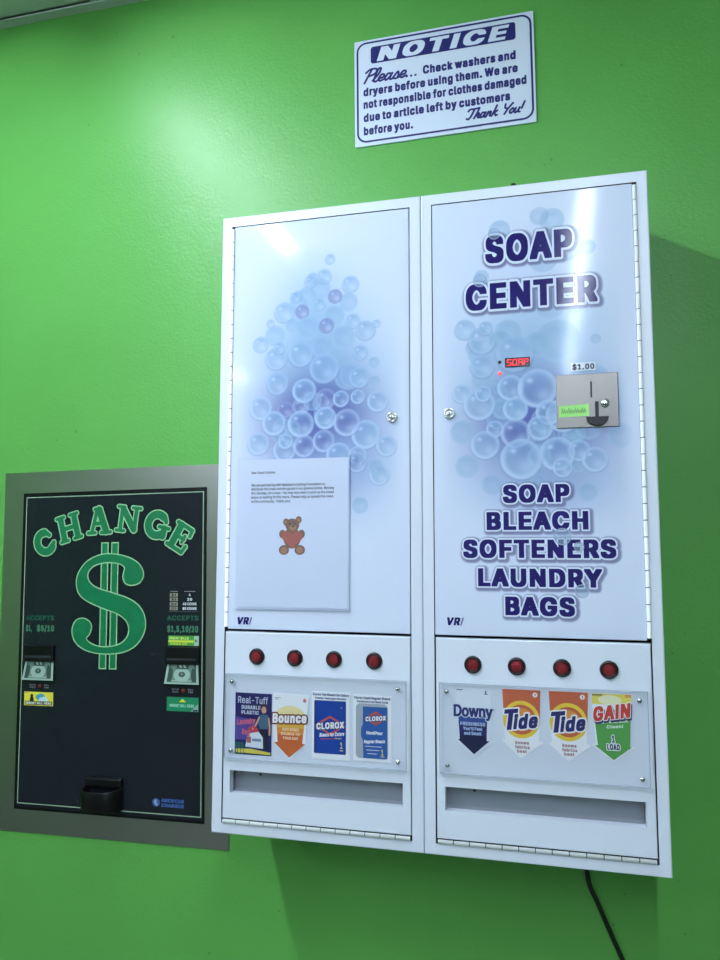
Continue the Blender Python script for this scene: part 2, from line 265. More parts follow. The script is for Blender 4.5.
# outlines of a plain grotesque alphabet in three weights: weight, character, advance, then its contours
GLYPHS = r"""
R!196:95,-4 117,-1 128,7 140,23 143,38 140,59 132,71 117,83 101,86 80,83 68,75 56,59 52,43 56,23 64,11 80,-1|67,160 128,160 132,509 63,509
R$446:202,-74 244,-74 244,-7 279,-4 324,11 358,32 366,40 386,63 403,98 408,135 405,172 396,197 358,239 313,264 244,284 244,456 268,453 301,438 326,413 337,378 401,378 394,416 377,450 349,478 317,498 277,511 244,514 244,583 202,583 202,513 178,511 137,498 104,478 75,449 58,414 52,375 60,325 88,287 129,259 202,234 202,53 165,59 141,71 122,89 111,107 104,137 38,137 46,95 64,59 92,30 127,9 170,-4 202,-7|251,51 244,51 244,222 297,205 329,182 342,162 346,142 339,109 330,93 310,73 287,60|199,297 168,308 133,332 119,351 115,380 120,403 129,419 146,436 166,448 202,457 202,297
R'206:78,318 128,318 136,509 70,509
R,188:38,-119 84,-119 137,71 68,71
R-453:114,188 337,188 337,244 114,244
R.188:92,-4 114,-1 126,7 138,23 141,38 138,60 130,71 114,83 97,87 77,83 65,75 53,60 50,44 53,23 61,11 77,-1
R/249:14,-76 71,-76 72,-74 235,533 178,533 177,531
R0453:224,-7 276,0 290,6 322,23 359,61 384,112 392,143 400,176 405,246 400,332 384,396 358,448 322,485 284,506 230,516 169,506 131,485 95,448 68,393 53,332 48,262 53,176 69,112 95,61 131,23 142,17 173,1|224,50 191,56 173,67 159,78 140,102 122,146 113,191 109,262 113,317 122,362 140,406 165,437 186,450 194,454 229,460 262,453 288,437 313,406 330,366 340,317 344,247 340,192 331,147 313,102 288,72 262,56
R1453:76,0 391,0 391,55 276,55 276,509 197,509 86,427 87,358 212,448 212,55 76,55
R2453:64,0 389,0 389,57 153,60 267,179 336,258 371,317 381,369 376,412 361,446 347,463 334,477 305,498 269,511 229,516 181,511 142,496 114,476 85,441 71,406 66,362 127,362 131,394 139,414 151,431 180,451 195,457 219,460 271,450 291,438 309,418 317,398 320,369 311,326 282,281 64,48
R3453:132,10 171,-3 212,-7 268,-2 310,12 335,29 350,42 373,71 387,102 393,148 387,187 371,223 342,255 309,276 266,288 221,289 372,460 372,509 70,509 70,452 288,452 288,447 157,300 157,248 237,245 276,234 297,219 316,197 327,167 329,141 326,120 315,92 296,73 276,61 222,50 164,59 143,71 122,93 115,106 109,132 44,132 52,90 69,58 97,30
R4453:343,0 343,105 413,105 413,163 343,164 343,318 282,318 282,164 109,166 311,508 247,509 41,161 40,105 282,105 282,0
R5453:141,10 177,-2 217,-7 269,-1 310,15 331,31 346,44 370,77 386,121 391,159 388,201 379,232 364,261 338,292 322,306 295,321 265,330 233,334 177,325 134,301 151,452 366,452 366,509 96,509 67,253 129,246 170,269 215,277 249,273 276,262 303,237 314,222 320,206 328,166 324,130 314,103 301,85 277,64 245,52 219,50 172,60 137,90 127,107 122,130 60,130 66,92 83,59 110,30
R6453:181,-1 222,-7 266,-3 311,14 346,42 368,72 384,111 389,153 384,202 370,241 342,275 315,296 279,309 239,314 195,307 173,293 322,509 252,509 250,507 134,336 80,240 68,201 64,167 68,120 84,73 106,43 125,27 141,15|222,48 197,52 179,60 151,81 138,101 128,127 125,163 128,189 137,213 157,239 173,252 194,261 231,265 255,262 276,253 301,233 314,214 324,188 327,152 324,127 315,102 295,75 280,63 255,52
R7453:97,0 166,1 391,448 391,509 62,509 62,452 323,452 323,447
R8453:221,-7 277,-2 318,11 350,31 378,61 395,95 401,132 397,167 388,194 373,219 349,243 326,257 301,266 332,281 360,309 376,341 380,364 382,384 377,418 361,451 335,479 319,490 305,499 270,511 230,516 183,511 147,499 116,479 87,445 75,418 70,384 76,341 93,307 118,282 152,265 119,253 103,243 81,221 64,194 55,167 52,140 57,95 74,61 103,31 135,11 147,7 176,-2|166,60 147,72 129,90 118,116 115,136 118,162 130,190 138,199 170,224 194,232 221,235 257,232 284,223 303,210 322,190 334,162 336,129 333,112 323,90 305,72 286,60 260,52 221,49 193,52|224,290 180,299 161,311 145,329 137,347 133,380 136,400 143,417 161,439 179,450 228,460 273,450 292,439 309,419 316,400 319,372 316,350 308,331 291,311 272,299
R9453:130,0 200,0 202,2 315,167 372,267 385,307 389,342 385,388 368,435 346,465 320,487 309,495 272,510 222,516 181,510 142,494 113,472 97,453 85,437 69,398 64,357 68,306 83,268 109,234 136,214 180,198 221,195 249,200 258,202 279,216|223,243 198,247 175,256 151,277 138,294 129,320 125,356 129,382 137,406 160,435 173,446 198,457 231,460 255,457 276,448 301,427 314,408 324,382 327,345 324,320 315,296 295,269 280,257 258,248
RA479:16,0 86,1 135,142 344,142 394,1 463,0 276,509 200,508|324,199 155,199 198,322 238,456 291,289
RB456:60,0 254,0 303,4 345,18 375,37 400,66 413,99 418,132 414,174 403,202 387,225 364,245 340,257 315,262 316,268 355,285 387,319 395,343 398,369 394,411 381,443 356,472 330,491 291,504 246,509 60,509|125,57 125,231 253,231 280,228 307,218 325,205 342,185 352,162 355,134 349,104 329,79 297,63 249,57|125,285 125,452 244,452 284,446 315,427 330,404 336,368 333,347 325,329 306,307 289,296 240,285
RC510:263,-7 307,-4 339,4 374,19 403,38 430,64 448,90 463,123 473,158 473,160 408,160 389,113 356,80 316,60 270,53 222,59 183,76 149,107 125,144 109,192 103,249 109,316 125,365 137,384 148,401 183,432 222,450 263,456 316,449 356,429 389,396 408,348 473,348 463,386 448,419 430,444 403,471 374,490 344,503 270,516 209,509 192,503 149,484 102,443 70,394 58,360 48,330 40,259 48,178 69,116 102,65 153,23 204,1
RD502:60,0 223,0 292,8 350,30 361,38 400,70 433,118 456,186 462,260 455,330 434,390 410,426 395,445 354,478 295,501 229,509 60,509|125,57 125,452 225,452 270,447 321,428 356,397 379,362 394,314 399,261 396,215 394,196 379,148 350,106 319,81 276,64 220,57
RE418:60,0 375,0 375,57 125,57 125,229 355,229 355,286 125,286 125,452 372,452 372,509 60,509
RF410:60,0 125,0 125,221 346,221 346,278 125,278 125,452 369,452 369,509 60,509
RG520:265,-7 333,2 378,19 416,47 452,92 471,140 478,196 478,256 283,256 283,199 415,199 408,153 396,122 377,96 346,71 310,57 265,53 220,60 183,76 149,107 132,133 125,144 108,199 103,259 109,316 125,365 148,402 182,432 221,450 261,456 316,448 355,428 366,417 387,394 408,349 474,349 465,385 449,417 431,443 404,469 375,489 341,504 306,513 271,516 197,506 148,484 101,443 68,392 47,330 40,259 47,178 68,117 102,66 152,23 204,1
RH517:60,0 125,0 125,232 392,232 392,0 457,0 457,509 392,509 392,289 125,289 125,509 60,509
RI300:31,0 269,0 269,57 183,57 183,452 269,452 269,509 31,509 31,452 118,452 118,57 31,57
RJ396:123,3 182,-7 247,3 292,31 326,80 336,142 336,509 272,509 272,142 266,103 249,75 217,55 182,50 148,56 120,76 104,103 98,142 98,173 33,173 33,142 44,80 77,31
RK467:60,0 125,0 125,167 199,243 372,0 449,0 243,287 245,292 448,509 364,509 174,304 125,242 125,509 60,509
RL393:361,0 361,57 125,57 125,509 60,509 60,0
RM628:60,0 122,0 120,432 169,292 285,1 342,0 457,292 505,433 504,0 568,0 568,509 475,508 351,186 315,73 278,186 153,508 60,509
RN523:60,0 125,0 125,309 120,430 200,292 385,2 387,0 463,0 463,509 399,509 399,145 403,78 360,157 138,507 136,509 60,509
RO533:263,-7 335,3 385,25 431,65 464,114 476,148 486,178 493,249 486,330 465,392 431,443 381,486 330,508 271,516 209,509 192,503 149,484 103,443 70,394 58,360 48,330 40,259 48,178 69,116 103,65 153,23 204,1|263,53 222,59 187,74 149,107 125,143 109,192 103,259 109,316 117,341 125,365 149,402 187,435 222,450 271,456 311,450 346,435 385,402 408,366 425,315 430,248 425,193 409,145 385,107 346,74 311,59
RP444:60,0 125,0 125,186 240,186 290,191 333,207 363,230 390,264 404,303 409,344 404,392 390,431 363,465 333,487 290,503 239,509 60,509|125,242 125,452 238,452 269,449 298,439 320,421 333,403 342,377 344,341 342,318 334,295 315,269 296,255 264,245 237,242
RQ533:468,-48 402,40 431,65 464,114 486,178 493,249 487,324 464,394 431,443 385,484 330,508 271,516 224,511 204,508 149,484 103,443 70,394 48,330 40,249 48,178 70,114 110,58 149,25 199,3 271,-7 330,1 357,13 401,-48|263,53 222,59 187,74 149,107 125,143 109,192 103,259 109,316 117,341 125,365 149,402 187,435 222,450 271,456 311,450 346,435 385,402 408,366 425,315 430,248 425,193 409,145 385,107 366,90 313,159 245,159 318,64 311,59
RR449:60,0 125,0 125,198 241,199 246,199 249,195 352,1 428,0 313,210 334,217 365,238 390,270 405,308 409,347 405,396 390,434 365,467 334,489 291,504 241,509 60,509|125,255 125,452 239,452 271,449 299,440 322,422 334,406 342,382 345,347 342,323 334,299 317,279 299,267 271,258 240,255
RS446:219,-9 279,-4 324,11 358,32 386,63 394,79 403,98 408,135 405,172 396,197 358,239 313,264 170,307 133,332 119,351 115,373 117,394 129,419 146,436 166,448 192,456 209,458 228,459 268,453 301,438 326,413 337,378 401,378 394,416 377,450 349,478 317,498 299,504 277,511 232,516 178,511 137,498 104,478 75,449 58,414 52,375 60,325 88,287 127,260 189,237 240,224 297,205 329,182 342,162 346,142 339,109 330,93 310,73 289,61 259,52 221,49 165,59 141,71 122,89 111,107 104,137 38,137 46,95 64,59 92,30 136,6 170,-4
RT448:193,0 257,0 257,452 417,452 417,509 32,509 32,452 193,452
RU517:153,15 202,-2 254,-8 316,-2 367,17 401,41 433,79 451,123 457,169 457,509 393,509 393,174 389,143 378,114 360,90 332,68 299,56 264,52 219,56 188,67 162,85 140,114 128,143 124,174 124,509 60,509 60,169 65,128 85,79 99,61 116,41
RV479:204,0 279,1 463,509 394,508 289,205 242,53 188,219 85,508 16,509
RW686:155,0 230,0 231,2 317,317 342,435 369,317 454,2 455,0 530,0 670,509 603,509 602,507 509,143 493,62 460,206 380,509 306,509 305,507 210,143 194,62 165,190 83,507 82,509 16,509
RX474:18,0 91,0 180,125 222,190 236,217 239,216 266,167 294,125 382,0 456,0 276,262 446,509 374,509 270,359 238,302 204,362 104,509 29,509 200,259
RY472:203,0 268,0 268,209 455,509 381,509 379,507 277,340 252,296 237,260 202,328 93,507 91,509 16,509 203,209
RZ438:42,0 399,0 399,57 114,55 176,138 397,461 397,509 40,509 40,452 323,453 264,373 42,47
Ra389:93,5 124,-5 156,-9 216,1 250,23 269,49 277,52 277,0 337,0 337,256 334,285 322,321 308,341 287,360 240,379 198,384 136,376 103,364 82,349 57,323 41,291 98,274 102,276 120,303 148,322 193,331 238,323 267,297 276,257 273,243 263,234 230,226 124,211 77,193 60,181 43,162 34,139 30,112 35,72 48,44 70,20|102,72 92,108 95,125 105,141 136,160 243,178 260,182 276,190 276,135 271,111 263,92 252,78 229,59 203,49 167,45 129,52
Rb424:314,16 348,47 370,83 385,131 390,183 386,239 370,294 347,330 314,361 275,378 233,384 195,381 170,373 141,350 120,321 114,319 114,509 53,509 53,0 112,0 112,59 118,59 135,34 171,4 197,-5 233,-8 270,-3|216,47 181,54 161,65 139,87 125,114 116,148 113,196 116,231 122,254 140,292 160,312 187,325 223,330 254,325 266,319 279,312 302,289 316,262 325,229 328,183 325,149 319,126 302,89 278,65 254,51
Rc396:203,-8 262,-1 305,20 342,57 363,101 304,117 292,88 270,65 244,52 204,46 172,51 146,65 124,88 109,114 98,157 96,193 99,226 110,263 124,288 146,311 176,326 204,330 238,326 269,312 290,290 303,262 362,277 341,321 306,356 261,377 211,384 155,377 116,360 80,328 55,290 40,245 34,192 40,131 55,86 80,48 120,14 158,-2
Rd424:110,16 155,-3 191,-8 228,-5 257,7 289,33 307,59 313,59 313,0 372,0 372,509 311,509 311,319 306,319 289,344 254,373 230,381 192,384 150,378 111,361 77,330 55,294 38,239 34,183 39,131 55,83 77,47|201,47 167,53 146,65 124,87 109,116 99,149 96,195 99,229 107,259 124,291 144,311 171,325 208,330 238,325 262,313 285,290 300,264 308,235 312,183 309,148 299,114 285,87 262,64 237,51
Re404:218,-8 251,-5 281,3 312,19 338,42 353,62 365,91 306,105 287,75 255,53 215,46 178,50 150,61 126,82 114,99 100,137 97,169 371,169 371,202 368,244 357,283 341,316 324,336 295,361 267,374 201,384 156,378 118,361 79,327 54,289 39,244 34,182 40,131 55,86 80,48 116,16 152,1 165,-3|97,221 99,242 108,269 123,292 145,313 159,320 172,326 201,330 238,326 262,315 284,293 298,270 308,231 308,221
Rf253:81,0 142,0 142,327 228,327 228,379 142,379 142,423 145,444 153,459 170,470 200,474 227,468 243,519 238,523 224,527 185,530 137,520 129,516 115,507 96,487 84,462 81,437 81,379 6,379 6,327 81,327
Rg425:133,-140 166,-148 212,-151 253,-147 286,-138 323,-118 350,-91 363,-64 367,-55 372,-13 372,379 313,379 313,319 305,322 285,349 252,374 229,382 204,384 151,378 111,361 78,330 54,292 38,241 34,197 38,141 54,91 84,49 112,27 151,10 200,5 229,8 253,16 285,39 304,66 311,68 311,-9 304,-48 281,-76 264,-85 250,-92 211,-97 153,-88 124,-68 101,-41 51,-69 83,-111|201,59 171,63 158,69 144,76 123,97 109,122 99,153 96,199 102,241 109,263 124,291 146,313 158,319 175,326 208,330 238,325 263,313 286,290 300,265 309,233 312,187 309,152 303,130 286,96 265,75 243,65
Rh410:357,0 357,246 353,286 341,322 323,347 296,369 265,380 223,384 186,379 153,363 124,333 114,313 114,509 53,509 53,0 114,0 114,232 117,258 126,284 143,305 172,322 206,329 247,323 274,303 290,276 296,238 296,0
Ri166:53,0 114,0 114,379 53,379|81,443 101,446 112,453 123,467 126,481 123,500 116,510 101,521 87,524 66,521 56,514 44,500 41,486 44,467 51,458 66,446
Rj166:-10,-143 33,-140 66,-129 91,-107 102,-91 111,-64 114,-35 114,379 53,379 53,-33 51,-50 41,-71 26,-83 -10,-87|80,443 101,446 112,453 123,467 126,481 123,500 116,510 101,521 86,524 66,521 55,514 44,500 41,486 44,467 51,457 66,446
Rk380:372,0 201,216 360,379 284,379 121,212 114,212 114,509 53,509 53,0 114,0 114,141 154,178 294,0
Rl189:179,2 181,5 170,54 153,52 129,54 120,62 114,96 114,509 53,509 53,80 58,46 73,21 100,3 135,-2
Rm610:53,0 114,0 114,243 117,267 126,290 143,310 157,320 197,330 225,327 235,323 255,309 270,285 274,263 274,0 335,0 335,249 343,284 345,291 375,321 394,328 413,330 448,326 472,314 490,290 496,257 496,0 557,0 557,260 553,297 541,329 525,351 498,372 469,383 434,386 380,375 335,341 316,308 309,332 285,363 258,380 217,386 171,376 130,344 112,308 112,379 53,379
Rn410:53,0 114,0 114,232 117,258 126,284 143,305 172,322 206,329 247,323 274,303 290,276 296,238 296,0 357,0 357,246 353,286 341,322 323,347 296,369 265,380 232,384 186,379 153,363 124,333 112,308 112,379 53,379
Ro415:203,-8 257,-2 291,12 300,16 335,48 359,84 371,117 377,138 381,182 376,244 360,290 335,328 298,361 257,378 211,384 155,377 116,360 80,328 55,290 40,245 34,192 40,131 55,86 80,48 120,14 158,-2|204,46 166,54 146,65 124,88 105,126 99,149 96,193 99,226 107,256 124,288 146,311 172,325 210,330 249,322 269,311 292,288 307,259 315,230 319,181 316,149 308,119 292,88 269,65 243,51
Rp424:53,-143 114,-143 114,59 120,57 141,28 172,4 197,-5 233,-8 275,-2 314,16 348,47 370,83 386,139 390,195 385,247 370,294 347,330 314,361 270,379 233,384 195,381 170,373 135,344 118,319 112,319 112,379 53,379|216,47 181,54 161,65 139,87 125,114 116,148 113,196 116,231 122,254 140,292 160,312 187,325 223,330 254,325 266,319 279,312 302,289 316,262 325,229 328,183 325,149 319,126 302,89 278,65 254,51
Rq424:372,-143 372,379 313,379 313,319 307,319 290,343 254,373 230,381 192,384 155,379 111,361 77,330 54,292 39,247 34,195 38,139 55,83 77,47 110,16 150,-2 191,-8 228,-5 253,4 284,28 304,57 311,59 311,-143|201,47 167,53 146,65 124,87 109,116 99,149 96,195 99,229 107,259 124,291 144,311 171,325 208,330 238,325 262,313 285,290 300,264 308,235 312,183 309,148 299,114 285,87 262,64 237,51
Rr259:53,0 114,0 114,241 117,263 125,283 143,304 158,315 181,323 213,326 243,322 243,384 210,385 184,381 155,369 128,345 113,322 112,379 53,379
Rs365:176,-8 225,-5 261,6 289,23 312,46 326,74 331,104 325,143 308,169 276,194 231,209 168,224 125,242 112,257 109,279 114,300 132,318 160,330 190,333 220,328 242,317 248,311 258,299 268,277 324,290 300,338 280,358 249,374 225,381 193,384 147,381 114,370 86,354 65,333 50,301 47,271 52,240 70,210 103,186 151,169 214,155 238,147 252,138 266,118 268,101 262,80 243,61 223,52 177,45 149,49 123,60 105,78 94,107 36,94 45,62 60,40 83,18 114,2 143,-5
Rt227:211,1 213,4 202,54 177,50 149,53 135,62 128,75 126,92 126,327 204,327 204,379 126,379 126,471 65,471 65,379 6,379 6,327 65,327 65,90 72,51 93,20 124,2 164,-4 194,-3
Ru410:114,11 145,-1 177,-5 223,0 256,16 286,46 298,72 298,0 357,0 357,379 296,379 296,148 293,121 283,96 264,73 250,62 230,54 204,50 163,56 135,77 119,104 114,140 114,379 53,379 53,133 57,93 71,55 86,34
Rv389:163,0 227,1 371,379 304,378 227,165 196,61 193,64 162,165 85,378 17,379
Rw567:138,0 199,0 200,2 263,223 283,307 285,307 316,181 367,2 368,0 429,0 545,379 480,379 479,377 414,141 397,67 368,193 317,377 316,379 252,379 206,216 171,66 169,66 154,139 88,377 87,379 23,379
Rx378:21,0 91,0 148,84 188,154 287,0 358,0 225,190 232,204 352,379 282,379 233,307 191,234 100,379 29,379 155,194
Ry389:47,-139 63,-143 94,-145 140,-136 178,-106 205,-57 371,379 304,378 227,165 195,61 162,165 85,378 17,379 163,0 152,-35 129,-75 105,-89 61,-86
Rz380:42,0 339,0 339,56 126,56 126,61 132,69 333,330 333,379 48,379 48,323 254,319 42,47
R’177:52,318 98,318 151,509 82,509
M!226:50,-5 62,-13 77,-16 119,-16 135,-13 146,-5 158,11 161,26 159,67 150,83 135,95 119,98 77,98 62,95 50,87 38,71 34,55 34,27 37,14|49,148 146,148 150,521 45,521
M$476:184,-86 262,-86 262,-19 297,-16 342,-1 376,20 404,51 412,67 421,86 426,123 426,156 421,190 413,211 386,241 376,251 331,276 262,296 262,435 283,426 308,401 319,366 419,366 419,393 413,424 395,462 367,490 335,510 295,523 262,526 262,595 184,595 184,525 160,523 119,510 86,490 57,461 40,426 34,387 34,357 42,313 66,279 111,247 184,222 184,71 159,83 140,101 128,121 122,149 20,149 20,122 28,83 46,47 77,16 118,-6 152,-16 184,-19|263,70 262,198 279,193 311,170 323,152 326,141 323,125 312,105 292,85|184,322 147,348 137,363 135,373 136,387 147,407 164,424 182,435 184,435
M'236:60,306 146,306 154,521 52,521
M,218:20,-131 102,-131 155,57 155,83 50,83 20,-104
M-483:96,176 355,176 355,256 96,256
M.218:47,-5 59,-13 74,-16 116,-16 132,-13 144,-5 156,11 159,26 157,68 148,83 132,95 115,99 75,99 59,95 47,87 35,72 32,56 34,15
M/279:-4,-88 89,-88 90,-86 252,515 253,545 160,545 159,543 -3,-58
M0483:206,-19 248,-19 294,-12 340,11 377,49 389,73 403,103 419,174 423,234 419,334 402,408 376,460 340,497 298,520 248,528 206,528 159,521 113,497 77,460 51,408 34,334 30,274 34,174 51,100 77,49 113,11 155,-11|225,65 209,68 183,84 157,116 140,158 131,203 128,265 131,305 140,350 158,394 183,425 209,441 231,444 244,441 270,425 296,392 312,354 322,305 325,244 322,204 313,159 295,114 270,84 244,68
M1483:58,-12 409,-12 409,67 294,67 294,521 179,521 68,439 68,346 105,346 194,410 194,67 58,67
M2483:46,-12 407,-12 407,69 194,72 285,167 354,246 389,305 399,357 399,388 394,424 379,458 352,489 325,509 287,523 247,528 203,528 163,523 124,508 96,488 68,455 52,413 48,350 145,350 148,379 156,400 166,415 189,435 213,445 253,438 273,426 291,406 299,386 300,371 293,338 264,293 46,60
M3483:112,-1 153,-15 194,-19 241,-19 286,-14 328,0 360,22 388,53 405,90 411,130 411,160 406,195 389,235 360,267 327,288 284,300 259,301 390,448 390,521 52,521 52,440 252,440 139,312 139,236 219,233 258,222 279,207 298,185 309,155 307,127 297,104 278,85 260,74 219,65 182,71 161,83 140,105 133,118 127,144 26,144 26,117 34,78 51,46 79,18
M4483:264,-12 361,-12 361,93 431,93 431,175 361,176 361,330 264,330 264,177 141,178 328,494 329,521 228,520 22,171 22,93 264,93
M5483:121,-1 159,-14 199,-19 243,-19 287,-13 332,6 364,32 387,63 404,109 409,147 407,205 397,244 382,273 366,294 340,318 313,333 283,342 251,346 208,346 157,336 169,440 384,440 384,521 78,521 49,269 49,241 106,234 147,234 184,256 216,262 231,261 258,250 282,229 297,208 308,169 306,142 291,108 283,97 259,76 233,65 190,72 173,86 155,102 150,110 144,122 140,142 42,142 42,115 47,84 65,47 92,18
M6483:160,-12 204,-19 248,-19 290,-14 327,1 364,30 386,60 401,96 407,141 403,209 389,251 371,275 335,307 303,319 257,326 222,326 340,496 340,521 234,521 119,353 62,252 50,213 46,179 46,145 51,102 65,63 94,25 123,3|219,63 191,75 169,93 156,113 148,133 144,161 146,177 155,201 168,220 193,241 215,250 231,251 262,239 283,221 296,202 302,187 306,176 308,155 306,139 297,114 283,93 258,73 237,64
M7483:79,-12 184,-11 409,436 409,521 44,521 44,440 295,440 79,13
M8483:158,-14 203,-19 249,-19 295,-14 336,-1 368,19 396,49 414,87 419,120 419,151 415,179 406,206 391,231 367,255 346,267 378,297 394,329 400,365 400,396 395,430 379,463 353,491 323,511 288,523 248,528 204,528 165,523 129,511 98,491 88,481 72,463 57,430 52,396 52,365 58,329 75,295 106,267 85,255 63,233 46,206 37,179 34,152 34,119 39,83 56,49 85,19 117,-1|218,63 184,72 165,84 147,102 137,124 135,143 137,154 148,178 167,198 188,212 212,220 233,221 266,211 295,188 304,178 315,154 317,135 305,102 287,84 259,69 242,64|222,306 195,312 179,323 163,341 154,362 152,376 163,409 179,427 194,437 228,444 258,437 281,420 290,409 296,394 299,367 289,341 273,323 257,312
M9483:112,-12 218,-12 333,155 391,257 403,295 407,330 407,364 401,409 386,447 364,477 329,506 293,521 248,528 204,528 163,522 126,507 89,478 67,449 52,413 46,369 50,294 65,256 85,228 118,202 156,187 230,183 112,13|220,258 191,269 162,298 155,308 147,332 145,358 155,394 169,414 191,434 216,445 231,446 262,434 283,415 296,396 305,373 308,348 306,332 297,308 283,287 260,268 237,259
MA509:-2,-12 103,-12 153,130 326,130 377,-12 481,-12 481,13 478,22 294,521 182,520 1,22 -2,13|181,211 239,384 297,211
MB486:42,-12 272,-12 321,-8 363,6 393,25 418,54 431,87 436,120 436,153 432,186 420,216 405,237 382,257 360,267 373,273 405,307 413,331 416,357 413,417 399,455 374,484 348,503 309,516 264,521 42,521|143,69 143,219 235,219 262,216 289,206 307,193 324,173 334,150 335,136 331,116 311,91 274,74 231,69|143,297 143,440 226,440 261,435 297,415 312,392 316,364 305,337 288,319 271,308 222,297
MC540:245,-19 317,-17 357,-8 392,7 421,26 448,52 466,78 481,111 491,146 491,172 390,172 371,125 338,92 298,72 259,68 240,71 201,88 167,119 143,156 126,211 122,257 127,304 143,353 155,372 166,389 201,420 245,439 273,441 298,437 338,417 371,384 390,336 491,336 490,366 481,398 468,427 448,456 421,483 392,502 362,515 288,528 245,528 186,520 131,496 92,463 84,455 51,404 30,342 22,271 22,237 30,166 51,104 84,53 135,11 186,-11
MD532:42,-12 241,-12 310,-4 368,18 379,26 418,58 451,106 473,168 479,227 480,272 473,342 452,402 428,438 413,457 372,490 313,513 247,521 42,521|143,69 143,440 207,440 258,434 303,416 338,385 361,350 376,302 380,260 376,208 365,172 361,160 338,124 299,92 249,74 202,69
ME448:42,-12 393,-12 393,69 143,69 143,217 373,217 373,298 143,298 143,440 390,440 390,521 42,521
MF440:42,-12 143,-12 143,209 364,209 364,290 143,290 143,440 387,440 387,521 42,521
MG550:186,-11 247,-19 291,-19 345,-12 394,6 441,42 469,78 489,128 496,184 496,268 265,268 265,187 394,187 392,171 379,136 359,108 328,83 292,69 268,67 241,71 201,88 167,119 143,156 126,211 122,257 127,304 143,353 166,390 200,420 244,439 269,441 298,436 337,416 348,405 369,382 390,337 492,337 492,363 483,397 467,429 449,455 422,481 399,497 356,517 315,526 243,528 184,520 130,496 91,463 77,446 50,404 29,342 22,271 22,237 29,166 50,105 84,54 130,13
MH547:42,-12 143,-12 143,220 374,220 374,-12 475,-12 475,521 374,521 374,301 143,301 143,521 42,521
MI330:13,-12 287,-12 287,69 201,69 201,440 287,440 287,521 13,521 13,440 100,440 100,69 13,69
MJ426:105,-9 164,-19 206,-19 265,-9 310,19 344,68 354,130 354,521 254,521 254,154 248,115 228,84 203,68 187,65 166,68 142,84 122,115 116,154 116,185 15,185 15,130 26,68 59,19
MK497:42,-12 143,-12 143,155 196,210 354,-12 467,-12 467,13 271,285 276,294 466,496 466,521 346,521 156,316 144,300 143,521 42,521
ML423:379,-12 379,69 143,69 143,521 42,521 42,-12
MM658:42,-12 140,-12 140,310 267,-11 360,-12 485,311 486,-12 586,-12 586,521 457,520 333,198 315,142 296,198 171,520 42,521
MN553:42,-12 143,-12 142,347 367,-10 369,-12 481,-12 481,521 381,521 381,164 156,519 154,521 42,521
MO563:186,-11 245,-19 289,-19 348,-11 403,13 449,53 482,102 504,166 511,237 511,271 504,342 483,404 449,455 403,496 348,520 289,528 245,528 186,520 131,496 85,455 52,406 30,342 22,271 22,237 30,166 51,104 85,53 99,40 131,13|259,68 240,71 201,88 167,119 143,155 135,179 127,204 122,257 127,304 143,353 167,390 205,423 240,438 274,441 293,438 332,421 367,390 390,354 407,303 411,248 407,205 391,157 367,119 328,86 293,71
MP474:42,-12 143,-12 143,174 258,174 308,179 351,195 381,218 408,252 422,291 427,332 427,364 422,404 408,443 381,477 351,499 308,515 257,521 42,521|143,254 143,440 220,440 251,437 278,428 297,414 316,389 325,357 324,330 316,307 302,286 280,268 252,258 219,254
MQ563:486,-60 486,-35 431,37 449,53 482,102 505,172 511,237 511,271 505,336 482,406 449,455 403,496 348,520 289,528 245,528 186,520 131,496 85,455 52,406 30,342 22,271 22,237 30,166 52,102 85,53 125,18 135,11 186,-11 245,-19 289,-19 347,-11 383,-60|259,68 240,71 201,88 167,119 143,155 135,179 127,204 122,257 127,304 143,353 167,390 205,423 240,438 274,441 293,438 332,421 367,390 390,354 407,303 411,248 407,205 391,157 369,122 331,171 227,171 227,146 285,71
MR479:42,-12 143,-12 143,186 229,186 335,-12 446,-12 446,13 343,200 343,203 352,205 383,226 408,258 423,296 427,335 424,402 409,444 388,474 352,501 309,516 259,521 42,521|143,267 143,440 221,440 253,437 281,428 304,410 316,394 324,370 326,350 316,311 299,291 281,279 253,270 222,267
MS476:109,-3 152,-16 201,-21 247,-21 297,-16 342,-1 376,20 404,51 421,86 426,123 423,184 413,211 376,251 331,276 188,319 151,344 136,367 136,387 147,407 164,424 184,436 210,444 224,445 250,441 283,426 308,401 319,366 419,366 419,393 413,424 395,462 367,490 335,510 295,523 250,528 204,528 160,523 119,510 86,490 57,461 40,426 34,387 34,357 41,317 70,275 111,247 171,225 222,212 279,193 315,166 326,141 323,125 312,105 292,85 269,72 241,64 227,63 183,71 159,83 140,101 129,119 122,149 20,149 20,122 28,83 46,47 74,18
MT478:175,-12 275,-12 275,440 435,440 435,521 14,521 14,440 175,440
MU547:98,29 135,3 184,-14 236,-20 310,-17 334,-14 382,3 419,29 451,67 469,111 475,157 475,521 375,521 375,186 371,155 359,124 336,96 312,79 281,68 265,66 243,67 228,71 204,80 184,94 159,124 146,155 142,186 142,521 42,521 42,157 48,111 65,71
MV509:186,-12 297,-11 478,487 481,496 481,521 376,520 271,217 242,125 103,520 -2,521 0,490
MW716:137,-12 248,-12 335,305 342,339 437,-12 548,-12 688,495 688,521 585,521 493,159 491,159 478,218 398,521 288,521 194,159 192,159 178,222 100,521 -2,521 -2,495
MX504:0,-12 109,-12 198,113 236,174 364,-12 474,-12 474,13 302,262 464,496 464,521 356,521 282,416 238,347 122,521 11,521 11,496 174,260 0,13
MY502:185,-12 286,-12 286,197 473,496 473,521 363,521 271,372 237,311 109,521 -2,521 -2,496 185,197
MZ468:24,-12 417,-12 417,69 152,69 194,126 415,449 415,521 22,521 22,440 285,440 24,59
